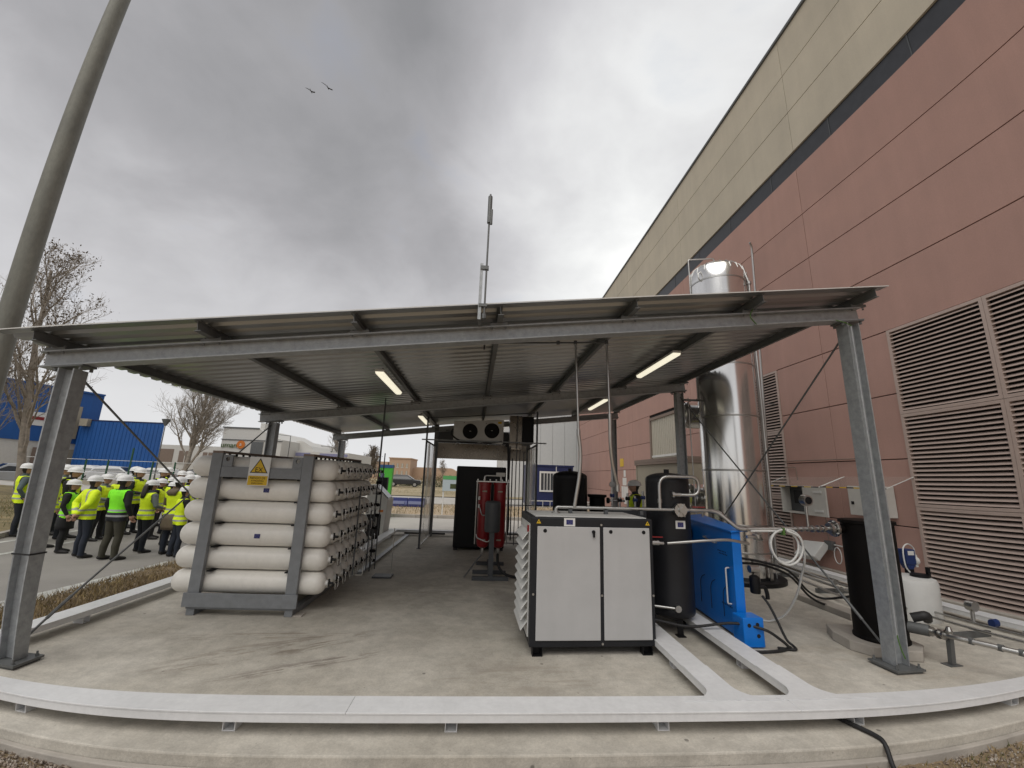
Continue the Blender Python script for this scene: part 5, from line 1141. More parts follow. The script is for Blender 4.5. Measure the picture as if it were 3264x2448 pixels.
def make_body(pose):
    (er, wr), (el, wl_), lr, ll = POSES[pose]
    b = B()
    rings(b, [((0,0,.84),.150,.105),((0,-.005,.92),.172,.125),((0,0,1.02),.160,.112),((0,.005,1.12),.158,.110),((0,.005,1.24),.178,.122),((0,0,1.35),.188,.122),((0,-.01,1.43),.165,.098),((0,-.012,1.475),.10,.075)])
    rings(b, [((0,-.012,1.44),.068,.066),((0,0,1.50),.058,.060),((0,.012,1.57),.058,.064)], 10)
    hd = [((0,.030,1.535),.030,.042),((0,.026,1.56),.058,.076),((0,.018,1.60),.070,.090),((0,.012,1.65),.076,.097),((0,.008,1.69),.074,.095),((0,.004,1.725),.058,.074),((0,.002,1.745),.025,.032)]
    rings(b, hd, 14)
    b.tube([(0,.105,1.655),(0,.128,1.622),(0,.112,1.612)],[.010,.016,.010],6)              # nose
    for s in (-1,1): b.lathe([(.008,-.008),(.022,0),(.008,.008)],(s*.078,.0,1.63),8,'x')   # ears
    segs = [('torso',(0,0,.98),(0,0,1.40),.16),('neck',(0,-.01,1.485),(0,.01,1.53),.06),('head',(0,.02,1.58),(0,.005,1.70),.085)]
    for s, e, w, l in ((1,er,wr,lr),(-1,el,wl_,ll)):
        sh = (s*.185,-.005,1.415)
        b.tube([(s*.13,-.005,1.42),sh,tuple(np.array(sh)*.5+np.array(e)*.5),e,tuple(np.array(e)*.55+np.array(w)*.45),w],[.06,.070,.060,.050,.047,.036],10)
        hip = (s*.088,0,.90); kn = (s*.098+l[0]*.5,l[1]*.5+.015,.50); an = (s*.10+l[0],l[1]-.02,.085)
        b.tube([(s*.075,0,.96),hip,tuple(np.array(hip)*.5+np.array(kn)*.5),kn,tuple(np.array(kn)*.5+np.array(an)*.5+np.array((0,-.015,0))),an],[.095,.096,.082,.064,.062,.050],12)
        f0 = np.array(an); b.tube([f0+np.array((0,-.06,-.035)),f0+np.array((0,.0,-.03)),f0+np.array((s*.012,.09,-.045)),f0+np.array((s*.02,.16,-.058)),f0+np.array((s*.022,.195,-.064))],[.034,.050,.043,.036,.020],10)
        segs += [('arm',sh,e,.062),('fore',e,w,.045),('thigh',hip,kn,.085),('shin',kn,an,.06),('foot',tuple(f0+np.array((0,-.04,-.04))),tuple(f0+np.array((s*.02,.18,-.05))),.05)]
    me = b.mesh('person_body'); o = bpy.data.objects.new('tmp', me); COL.objects.link(o)
    md = o.modifiers.new('r','REMESH'); md.mode = 'VOXEL'; md.voxel_size = 0.0165
    ms = o.modifiers.new('s','SMOOTH'); ms.factor = 0.5; ms.iterations = 5
    bpy.context.view_layer.update()
    ev_ = o.evaluated_get(bpy.context.evaluated_depsgraph_get()); body = bpy.data.meshes.new_from_object(ev_); bpy.data.objects.remove(o)
    nv = len(body.vertices); co = np.empty(nv*3); body.vertices.foreach_get('co', co); co = co.reshape(-1,3)
    nr = np.empty(nv*3); body.vertices.foreach_get('normal', nr); nr = nr.reshape(-1,3)
    best = np.full(nv, 9.9); lab = np.zeros(nv, int); names = [s[0] for s in segs]
    for i, (nm, a, c, r_) in enumerate(segs):
        a = np.array(a); c = np.array(c); d = c-a; t = np.clip(((co-a)@d)/(d@d),0,1); dd = np.linalg.norm(co-a-t[:,None]*d,axis=1)-r_
        k = dd < best; best[k] = dd[k]; lab[k] = i
    faces = [tuple(p.vertices) for p in body.polygons]
    fl = [names[np.bincount(lab[list(f)]).argmax()] for f in faces]; fc_ = np.array([co[list(f)].mean(0) for f in faces])
    def slot(nm, c):
        if nm in ('torso','arm','fore'): return 2 if (nm == 'torso' and c[2] < .90) else 1
        if nm in ('thigh','shin'): return 2
        if nm == 'foot': return 3
        if nm == 'head': return 4 if (c[1] < -.012 and c[2] > 1.55) or c[2] > 1.70 else 0
        return 0
    V = [tuple(p) for p in co]; F = list(faces); Mi = [slot(n_, c) for n_, c in zip(fl, fc_)]
    # hands: palm and five fingers closing slightly
    for s, e, w in ((1,er,wr),(-1,el,wl_)):
        d = (Vector(w)-Vector(e)).normalized(); side = d.cross(Vector((0,1,0.2))).normalized(); up = side.cross(d).normalized(); h = B(); w_ = Vector(w)-d*0.01
        h.tube([w_,w_+d*0.04,w_+d*0.09],[.030,.036,.034],8)
        for q in range(4):
            o_ = up*(0.027-0.018*q); L_ = (.070,.080,.075,.058)[q]; p0 = w_+d*0.085+o_
            h.tube([p0,p0+d*L_*.45+side*s*.008,p0+d*L_*.8+side*s*.028,p0+d*L_*.85+side*s*.045],[.0095,.009,.008,.006],5)
        p0 = w_+d*0.03+up*0.032; h.tube([p0,p0+up*.022+d*.03,p0+up*.024+d*.058+side*s*.012],[.012,.011,.008],5)
        k = len(V); V += h.v; F += [tuple(i+k for i in f) for f in h.f]; Mi += [0]*len(h.f)
    bm2 = bpy.data.meshes.new('person_body'); bm2.from_pydata(V,[],F); bm2.polygons.foreach_set('material_index',Mi); bm2.shade_smooth()
    bm2.update()
    # garments grown from the body surface
    def shell(keep, off, nm):
        ids = [i for i, f in enumerate(faces) if keep(fl[i], fc_[i])]; used = sorted({v for i in ids for v in faces[i]}); mp = {v: k for k, v in enumerate(used)}
        me = bpy.data.meshes.new(nm); me.from_pydata([tuple(co[v]+nr[v]*off) for v in used],[],[tuple(mp[v] for v in faces[i]) for i in ids]); me.shade_smooth(); me.update(); return me
    inner = lambda c: abs(c[0]) < 0.155+0.05*max(0,(c[2]-1.25)/0.2)
    vest = shell(lambda n_, c: (n_ in ('torso','thigh') and .82 < c[2] < 1.465 and not (n_ == 'torso' and c[2] > 1.42 and abs(c[0]) < .07 and c[1] > -.02)) or (n_ == 'arm' and c[2] > 1.30 and abs(c[0]) < .20), .014, 'vest')
    jack = shell(lambda n_, c: (n_ in ('torso','thigh') and .84 < c[2] < 1.48) or n_ == 'arm' or (n_ == 'fore'), .013, 'jacket')
    return bm2, vest, jack
BODY = {p_: make_body(p_) for p_ in POSES}
# hard hat shared by all
hb = B(); vs = []
for i, (r_, z) in enumerate(((1.18,1.672),(1.16,1.668),(1.04,1.678),(1.02,1.70),(.97,1.735),(.84,1.765),(.60,1.788),(.30,1.799),(.02,1.802))):
    for j in range(24):
        a = 2*math.pi*j/24; fx = .102*r_*math.cos(a); fy = .122*r_*math.sin(a); 
        if i < 2: fy *= 1.12 if math.sin(a) > 0 else 0.98; fx *= 0.99
        vs.append((fx, .008+fy, z - (0.012*max(0,math.sin(a)) if i < 2 else 0)))
hb.add(vs, [(i*24+j,i*24+(j+1)%24,(i+1)*24+(j+1)%24,(i+1)*24+j) for i in range(8) for j in range(24)] + [tuple(range(8*24,9*24))])
for dx in (-.03,0,.03): hb.tube([(dx,-.095,1.715),(dx,-.06,1.775),(dx,.0,1.802),(dx,.07,1.78),(dx,.105,1.725)],.007,5)
HAT = hb.mesh('hard_hat'); HAT.materials.append(M['hat']); HAT.shade_smooth()
hr = B(); rings(hr, [((0,-.085,1.70),.06,.03),((0,-.105,1.62),.075,.035),((0,-.115,1.52),.085,.035),((0,-.13,1.42),.085,.03),((0,-.135,1.34),.06,.02)], 12); HAIR = hr.mesh('long_hair'); HAIR.materials.append(M['hair']); HAIR.shade_smooth()
sk_ = B(); rings(sk_, [((0,0,.93),.19,.14),((0,0,.80),.20,.15),((0,.0,.66),.21,.155),((0,.01,.58),.205,.15)], 18); SKIRT = sk_.mesh('coat_skirt'); SKIRT.shade_smooth()
hd_ = B(); rings(hd_, [((0,-.12,1.36),.09,.03),((0,-.14,1.43),.12,.05),((0,-.10,1.49),.11,.06),((0,-.05,1.52),.08,.05)], 14); HOOD = hd_.mesh('hood'); HOOD.shade_smooth()
bg_ = B(); bg_.box(-.27,-.17,-.14,.16,.78,1.06); BAG = bg_.mesh('shoulder_bag'); BAG.materials.append(M['c_black'])
def person(x, y, z0, h, rz, pose, vest, top, trou, label, skirt=None, hood=None, hair=False, bag=False, lean=0, shoe='shoe', group='visitors in hard hats on the road'):
    bm2, vm_, jm_ = BODY[pose]; s = h/1.80
    o = bpy.data.objects.new('person', bm2 if not bm2.materials else bm2); COL.objects.link(o)
    if len(bm2.materials) == 0:
        for k_ in range(5): bm2.materials.append(M['skin'])
    for k_, m in enumerate((M['skin'],M['c_'+top],M['c_'+trou],M[shoe],M['hair'])):
        o.material_slots[k_].link = 'OBJECT'; o.material_slots[k_].material = m
    o.location = (x,y,z0); o.rotation_euler = (R(-lean)*0,0,R(rz)); wf = 1.10+0.16*rnd.random(); o.scale = (s*wf,s*(wf+0.03),s)
    o['label'] = label; o['category'] = 'person'; o['group'] = group
    def kid(nm, me, m=None):
        c = bpy.data.objects.new(nm, me); COL.objects.link(c); c.parent = o
        if m is not None:
            if not me.materials: me.materials.append(m)
            c.material_slots[0].link = 'OBJECT'; c.material_slots[0].material = m
        return c
    if vest == 'jacket': kid('jacket', jm_, M['jacket'])
    elif vest: kid('vest', vm_, M[vest])
    kid('hard_hat', HAT)
    if hair: kid('long_hair', HAIR)
    if skirt: kid('coat_skirt', SKIRT, M['c_'+skirt])
    if hood: kid('hood', HOOD, M['c_'+hood])
    if bag: kid('shoulder_bag', BAG)
    return o
PZ = -0.153
V_ = 'vest'
for a in (
 (-12.05,11.71,1.87,-38,'pocket','vest','slate','navy','person in yellow vest over grey-blue top at the far left by the tree'),
 (-10.95,11.05,1.78,-32,'front','jacket','dkgrey','navy','person in yellow hi-vis jacket mostly hidden by the left front column'),
 (-10.13,10.51,1.70,-25,'sides','jacket','black','dkgrey','person in yellow hi-vis jacket just right of the left front column'),
 (-12.81,13.35,1.93,-70,'sides','vest','grey','navy','tallest visitor at the back left, helmet topping the two beside him'),
 (-11.60,12.35,1.87,-75,'sides','vest','grey','navy','person in yellow vest at the back left, middle of three helmets'),
 (-10.80,11.75,1.83,-70,'front','vest','black','navy','person in yellow vest over black hooded jacket facing right'),
 (-9.22,10.07,1.58,-62,'sides','vestg','black','black','person in green vest over long black coat with shoulder bag'),
 (-8.44,9.69,1.70,-28,'behind','jacket','navy','jeans','person in yellow striped jacket and jeans, hands clasped behind back'),
 (-9.95,11.75,1.68,-80,'front','vest','grey','black','person in yellow vest over grey top behind the man in striped jacket'),
 (-10.11,12.40,1.70,-20,'sides','vest','black','navy','person in yellow vest behind the broad green vest, seen from behind'),
 (-7.70,9.55,1.74,-18,'sides','vestn','black','olive','broad person in bright green vest with dark hem and olive trousers'),
 (-10.10,13.00,1.86,-85,'front','vest','dkgrey','navy','person in yellow vest over black sleeves facing right, standing tall behind'),
 (-11.13,14.15,1.88,-60,'sides','vest','grey','navy','person showing only a helmet and shoulder behind the tall visitor facing right'),
 (-7.77,10.43,1.62,-25,'front','vest','grey','navy','long-haired person in yellow vest over grey-green sleeves'),
 (-8.93,12.30,1.60,-70,'sides','vest','black','black','person in yellow vest over black sleeves beside the long-haired visitor'),
 (-10.57,14.57,1.86,-95,'raise','vest','dkgrey','navy','person in yellow vest further back, raising one hand'),
 (-11.34,15.86,1.88,-100,'front','vest','black','navy','farthest visitor in yellow vest near the bare tree'),
 (-9.19,13.10,1.63,-40,'sides','vest','dkgrey','navy','person in yellow vest in the middle of the back group, helmet low'),
 (-8.00,11.49,1.56,-60,'front','vest','black','black','short person in dark top and vest squeezed behind the khaki hood'),
 (-7.02,10.24,1.72,-12,'front','vest','khaki','jeans','person in yellow vest over khaki hooded coat'),
 (-10.17,14.85,1.79,-120,'front','vest','black','navy','person in yellow vest facing the group at the back right'),
 (-11.12,16.63,1.76,-110,'sides','vest','grey','navy','visitor at the very back right, only the helmet showing'),
 (-8.87,13.32,1.70,-50,'sides','vest','black','navy','person in yellow vest close behind the rack cylinders'),
 (-6.73,10.06,1.52,-40,'raise','vest','black','jeans','person in plain yellow vest nearest the cylinder rack'),
 (-9.29,14.24,1.68,-100,'sides','vest','dkgrey','navy','visitor half hidden by the ends of the gas cylinders')):
    x, y, h, rz, pose, ve, top, tr, lab = a
    person(x,y,PZ,h,rz,pose,ve,top,tr,lab, skirt='black' if ve == 'vestg' else ('khaki' if top == 'khaki' else None), hood='khaki' if top == 'khaki' else ('black' if 'hooded jacket' in lab else None), hair='long-haired' in lab, bag=ve == 'vestg')
person(3.65,9.94,0.0,1.85,80,'front','vest','dkgrey','navy','worker in white helmet and yellow vest behind the compressor cabinet', hair=False, group='worker at the equipment')
# ================================================================ trees
def tree(name, label, base, height, spread, seed, trunk_r, leaves, tip=0.011, forks=5, lean=(0,0), levels=4, start=0.18, leafsize=0.10):
    rr = random.Random(seed); t = thing(name, label, 'tree', base)
    bt_ = B(); bc = B(); tips = []
    def grow(p, d, L_, r, lev, b):
        n = (9, 6, 4, 3, 2)[min(lev,4)]; pts = [p]; q = Vector(p); dd = Vector(d); rs = [r]
        for i in range(n):
            wob = 0.035 if lev == 0 else 0.14; dd = (dd + Vector((rr.gauss(0,wob),rr.gauss(0,wob),rr.gauss(0.05,wob*.7)))).normalized(); q = q + dd*(L_/n); pts.append(q.copy()); rs.append(max(tip*0.6, r*(1-0.62*(i+1)/n)))
        b.tube(pts, rs, (8,5,3,3,3)[min(lev,4)], cap=False)
        if lev >= levels: tips.append((pts[-1], dd)); tips.append((pts[-2], dd)); return
        k = forks if lev > 0 else forks*2+10
        for i in range(k):
            f = (start if lev == 0 else 0.25) + (1-(start if lev == 0 else 0.25))*((i+rr.random()*0.8)/k); f = min(f, 0.99)
            j = min(n-1, int(f*n)); pp = pts[j].lerp(pts[j+1], f*n-j); ang = R(rr.uniform(24,50)) if lev else R(rr.uniform(24,46)); az = i*2.4+rr.uniform(-.5,.5)
            ax = dd.orthogonal().normalized(); ax.rotate(Quaternion(dd, az)); nd = Vector(dd); nd.rotate(Quaternion(ax, ang)); nd.z += 0.22; nd.normalize()
            fac = spread*(1-0.62*f) if lev == 0 else 0.50
            grow(pp, nd, L_*fac*rr.uniform(.8,1.15), max(tip, rs[j]*0.55), lev+1, bc)
        if lev > 0: tips.append((pts[-1], dd))
    grow(Vector(base), Vector((lean[0],lean[1],1)), height, trunk_r, 0, bt_)
    bt_.build('trunk', M['bark'], t, smooth=60); bc.build('crown', M['bark'], t)
    if leaves:
        lb = B()
        for _ in range(leaves):
            p, d = rr.choice(tips); s = leafsize*rr.uniform(.5,1.1); c = p + Vector((rr.gauss(0,.16),rr.gauss(0,.16),rr.gauss(0,.18)))
            q = Quaternion((rr.gauss(0,1),rr.gauss(0,1),rr.gauss(0,1),rr.gauss(0,1))).normalized().to_matrix()
            lb.add([c+q@Vector(v)*s for v in ((-.5,0,0),(0,-.28,.05),(.6,0,0),(0,.28,.05))],[(0,1,2,3)])
        o = lb.build('leaves', M['leaf'], t); o['kind'] = 'stuff'
    return t
tree('plane_tree', 'tall bare tree with withered leaves beside the mast at the far left', (-24.4,23.5,-0.05), 12.9, 0.42, 5, 0.20, 2200, tip=0.008, forks=5, lean=(-0.03,0), levels=4, start=0.14, leafsize=0.17)
tree('bare_tree', 'smaller bare tree at the left edge behind the people', (-26.5,22.0,-0.05), 8.2, 0.46, 11, 0.10, 300, tip=0.008, forks=5, levels=4, start=0.12, leafsize=0.16)
tree('bare_tree', 'bare spreading tree left of the white buildings', (-30.3,44.4,-0.1), 10.4, 0.46, 8, 0.22, 0, tip=0.010, forks=7, lean=(-0.02,0), levels=4, start=0.12)
tree('bare_tree', 'thin bare tree seen between the canopy posts beyond the rack', (-26.0,75,-0.1), 7.6, 0.50, 21, 0.14, 0, tip=0.03, forks=6, levels=3, start=0.2)
tree('bare_tree', 'bare yellowish tree in front of the orange apartment block', (-22.0,84,-0.1), 5.4, 0.55, 25, 0.14, 2500, tip=0.04, forks=6, levels=3, start=0.15, leafsize=0.25)
tree('bare_tree', 'small bare tree on the waste ground at the centre', (-8.5,90,-0.1), 4.2, 0.5, 29, 0.1, 400, tip=0.03, forks=5, levels=2, start=0.2, leafsize=0.2)
def bushes(name, spots, mats, n, label, s=0.12):
    b = B()
    for x, y, z, rx, ry, rz in spots:
        for _ in range(n):
            a = rnd.uniform(0,6.28); ph = math.acos(rnd.uniform(0,1)); rad = rnd.random()**0.45; c = Vector((x+rx*rad*math.sin(ph)*math.cos(a), y+ry*rad*math.sin(ph)*math.sin(a), z+rz*rad*math.cos(ph)))
            q = Quaternion((rnd.gauss(0,1),rnd.gauss(0,1),rnd.gauss(0,1),rnd.gauss(0,1))).normalized().to_matrix(); k = s*rnd.uniform(.5,1.5)
            b.add([c+q@Vector(v)*k for v in ((-1,0,0),(0,-.25,0),(1,0,0),(0,.25,0))],[(0,1,2,3)], rnd.randrange(len(mats)))
    return stuff(b.build(name, mats), label)
M['twig'] = mat('winter_twig', (0.20,0.13,0.085), 0.9, var=0.2); M['twig2'] = mat('winter_twig_ochre', (0.26,0.20,0.10), 0.9, var=0.2); M['evergreen'] = mat('dull_evergreen', (0.06,0.075,0.03), 0.9, var=0.3)
bushes('brushwood', [(x, rnd.uniform(66,80), -0.1, 3.0, 2.0, rnd.uniform(1.2,2.6)) for x in np.arange(-46,-6,2.3)], [M['twig'],M['twig'],M['twig2']], 520, 'brown leafless brushwood behind the parked car')
bushes('far_scrub', [(x, rnd.uniform(95,120), -0.1, 5.0, 2.0, rnd.uniform(1.2,2.6)) for x in np.arange(-12,22,3.5)], [M['evergreen'],M['twig2'],M['evergreen']], 420, 'dull green scrub on the horizon at the centre', 0.25)
bushes('hedge', [(-6.8,63,-0.1,3.2,0.8,1.2),(-11,64,-0.1,2.0,0.8,0.9)], [M['evergreen']], 900, 'dark low hedge by the dark hatchback')
bushes('roadside_scrub', [(x, rnd.uniform(50,56), -0.1, 2.2, 1.5, rnd.uniform(0.9,1.8)) for x in np.arange(-46,-26,2.4)], [M['twig'],M['twig2']], 420, 'brown twiggy scrub below the white buildings')

# ================================================================ buildings beyond the road
def windows(par, rects, y, m='window', frame='bwhite', name='window'):
    for x0, x1, z0, z1 in rects:
        b = B(); b.box(x0,x1,y-0.04,y-0.005,z0,z1); w = b.build(name, M[m], par)
        b = B(); b.box(x0-0.08,x1+0.08,y-0.09,y-0.045,z0-0.12,z0); b.build('sill', M[frame], w)
        if x1-x0 < 2.5 and z1-z0 > 0.5: b = B(); b.box((x0+x1)/2-0.05,(x0+x1)/2+0.05,y-0.07,y-0.045,z0+.02,z1); b.build('mullion', M[frame], w)
bl = thing('blue_building', 'bright blue clad building with white ground floor at the far left', 'building', (-43,46,0))
MWB = MW[bl]
# tall block: its street face runs away from the viewer
b = B(); b.prism([(-52,33.0),(-45.2,38.2),(-42.3,47.3),(-52,52)],'z',3.5,9.0); b.build('tall_block', M['bblue'], bl)
b = B(); b.prism([(-52.0,33.2),(-45.3,38.35),(-42.45,47.2),(-52,51.8)],'z',-0.2,3.495); b.build('ground_floor', M['bwhite'], bl)
def face(t, out=0.03): return Vector((-45.2+2.9*t+out*0.95, 38.2+9.1*t-out*0.3, 0))
def fbox(t0, t1, z0, z1, m, nm, d=0.08, par=None):
    a, c = face(t0,0.01), face(t1,0.01); a2, c2 = face(t0,d), face(t1,d)
    b = B(); b.add([(a.x,a.y,z0),(c.x,c.y,z0),(c2.x,c2.y,z0),(a2.x,a2.y,z0),(a.x,a.y,z1),(c.x,c.y,z1),(c2.x,c2.y,z1),(a2.x,a2.y,z1)],[(0,1,2,3),(7,6,5,4),(0,4,5,1),(1,5,6,2),(2,6,7,3),(3,7,4,0)]); return b.build(nm, M[m], par or bl)
fbox(0.73,0.82,4.0,7.4,'beige','tall_window'); sg_ = fbox(0.30,0.64,5.0,6.3,'signw','sign_panel'); fbox(0.36,0.60,5.55,5.85,'red','sign_lettering',0.12,sg_)
fbox(0.48,0.66,0.6,2.9,'porch','doorway'); fbox(0.70,0.86,1.0,2.9,'beige','poster'); fbox(0.0,1.0,8.9,9.08,'bblue','coping',0.14)
b = B(); b.prism([(-42.2,45.2),(-33.7,45.2),(-39.6,53),(-46,53)],'z',0.5,5.95); b.build('low_block', M['bblue'], bl); b = B(); b.prism([(-42.25,45.15),(-33.65,45.15),(-39.6,53.05),(-46,53.05)],'z',5.955,6.06); b.build('low_roof_edge', M['dblue'], bl); b = B(); b.prism([(-42.15,45.25),(-33.75,45.25),(-39.6,52.9),(-46,52.9)],'z',-0.2,0.495); b.build('low_plinth', M['kerb'], bl)
b = B(); b.box(-41.9,-41.1,44.7,45.15,5.35,6.1); b.build('roof_box', M['beige'], bl)
for i in range(22):
    b = B(); x = -42.0+i*0.385; b.box(x,x+0.03,45.17,45.198,0.52,5.93); b.build('cladding_rib', M['bblue'], bl)
w1 = thing('white_building', 'white block with green lettering and orange disc sign beyond the rack', 'building', (-34,62,0))
b = B(); b.prism([(-37.2,-0.2),(-29.2,-0.2),(-29.2,5.6),(-30.2,5.9),(-32.5,7.0),(-37.2,7.0)],'y',60,75); b.build('wall', M['bwhite'], w1)
b = B(); b.box(-37.3,-29.1,59.9,59.995,5.35,5.45); b.box(-37.3,-32.4,59.9,59.995,6.95,7.12); b.build('cornice', M['galvdk'], w1)
b = B(); b.box(-33.2,-31.6,59.93,59.99,2.2,5.2); b.build('grey_bay', M['galvdk'], w1)
b = B(); b.box(-32.9,-32.3,61,61.8,7.0,7.9); b.build('chimney', M['bwhite'], w1)
windows(w1, [(-34.6,-33.3,1.6,3.0)], 60, 'porch'); windows(w1, [(-31.0,-30.0,1.6,2.9),(-36.6,-35.6,1.6,2.8)], 60)
text_mesh('uman', 1.0, mat('dark_green_print',(0.05,0.10,0.015),0.6), w1, 'sign_lettering', Matrix.Translation((-36.1,59.9,4.62)) @ FRONT, 0.02)
b = B(); b.lathe([(0.55,-0.03),(0.55,0.03)],(-34.55,59.9,4.75),24,'y'); b.build('sign_disc', M['orange'], w1); text_mesh('a', 0.7, M['signw'], w1, 'sign_lettering', Matrix.Translation((-34.55,59.84,4.80)) @ FRONT, 0.01)
w2 = thing('white_building', 'long low white building with blue-grey fascia and small windows', 'building', (-26,64,0))
b = B(); b.box(-29.0,-20.8,63,76,-0.2,4.35); b.prism([(-29,4.351),(-26.2,4.351),(-26.8,5.2),(-28,5.9),(-29,5.9)],'y',64,76); b.build('wall', M['bwhite'], w2)
M['fascia'] = mat('fascia_blue_grey',(0.22,0.22,0.36),0.6); b = B(); b.box(-28.4,-26.3,62.9,62.99,3.65,4.15); b.build('fascia', M['fascia'], w2); b = B(); b.box(-24.9,-20.9,62.9,62.99,3.75,4.15); b.build('fascia', M['fascia'], w2)
windows(w2, [(-28.6,-27.5,2.3,3.2),(-26.9,-26.1,2.3,3.2),(-25.4,-24.8,2.3,3.0),(-24.2,-22.8,2.0,2.9)], 63)
w3 = thing('white_building', 'white building with brown doors behind the bare tree', 'building', (-44,66,0))
b = B(); b.box(-50,-37.5,64,78,-0.2,4.6); b.build('wall', M['bwhite'], w3); windows(w3, [(-48.6,-45.6,2.0,4.0),(-44.8,-43.0,2.1,3.8),(-41.4,-39.9,2.2,3.7),(-39.3,-38.1,2.2,3.7)], 64, 'porch')
ob = thing('apartment_block', 'orange brick apartment block far away above the brushwood', 'building', (-25,120,0))
b = B(); b.box(-28.2,-22.3,120,132,-0.2,5.6); b.build('wall', M['hazedbrick'], ob); b = B(); b.box(-28.4,-22.1,119.8,132.2,5.601,5.9); b.build('roof_slab', M['hazedbrick'], ob)
windows(ob, [(-27.4+i*1.3,-26.8+i*1.3,1.2+k*2.0,2.3+k*2.0) for i in range(4) for k in range(2)], 120, 'beige')
ob2 = thing('apartment_block', 'long low brown building on the horizon left of the orange block', 'building', (-36,122,0))
b = B(); b.box(-46,-29,122,134,-0.2,4.7); b.build('wall', M['hazedbrick'], ob2); windows(ob2, [(-44+i*2.2,-43+i*2.2,2.4,3.4) for i in range(7)], 122, 'beige')
ob3 = thing('apartment_block', 'low reddish roofs behind the parked dark hatchback', 'building', (-15,125,0))
b = B(); b.box(-21,-8,125,133,-0.2,2.7); b.prism([(-21,2.701),(-8,2.701),(-9.5,3.5),(-19.5,3.5)],'y',125,133); b.build('wall', M['hazedbrick'], ob3)
fb = thing('white_building', 'large plain white sandwich panel building behind the blue site cabin', 'building', (7,42,0))
M['pwhite'] = mat('pale_panel',(0.55,0.55,0.54),0.6,var=0.03); b = B(); b.box(1.9,16,40.5,60,-0.2,9.3); b.build('core', M['pwhite'], fb)
for i in range(7):
    b = B(); b.box(1.9+i*1.2,3.07+i*1.2,40.42,40.49,-0.1,9.25); b.build('wall_panel', M['pwhite'], fb)
cb = thing('site_cabin', 'dark blue site cabin with barred white window beside the pink wall', 'cabin', (4.6,27,0))
b = B(); b.box(2.9,5.9,26,28.6,-0.06,2.36); b.build('wall', M['dblue'], cb, bevel=0.02); b = B(); b.box(2.85,5.95,25.95,28.65,2.362,2.46); b.build('roof', M['dblue'], cb)
b = B(); b.box(3.75,5.0,25.955,25.995,0.85,1.98); wn = b.build('window', M['window'], cb); b = B(); b.box(3.68,5.07,25.93,25.954,0.78,0.88); b.box(3.68,5.07,25.93,25.954,1.93,2.05); b.box(3.68,3.78,25.93,25.954,0.88,1.93); b.box(4.97,5.07,25.93,25.954,0.88,1.93); b.build('frame', M['signw'], wn)
for i in range(5): b = B(); x = 3.96+i*0.2; b.box(x,x+0.04,25.935,25.953,0.88,1.93); b.build('bar', M['signw'], wn)
b = B(); b.box(4.75,4.80,25.94,25.99,2.0,2.36); b.build('drainpipe', M['offwhite'], cb)
fn = thing('railing', 'low white railing in front of the blue site cabin', 'railing', (5,24.5,0))
b = B(); b.box(2.6,7.2,24.48,24.52,0.30,0.36); b.build('rail', M['offwhite'], fn)
for i in range(10): b = B(); x = 2.7+i*0.48; b.box(x,x+0.035,24.485,24.515,-0.17,0.295); b.build('post', M['offwhite'], fn)

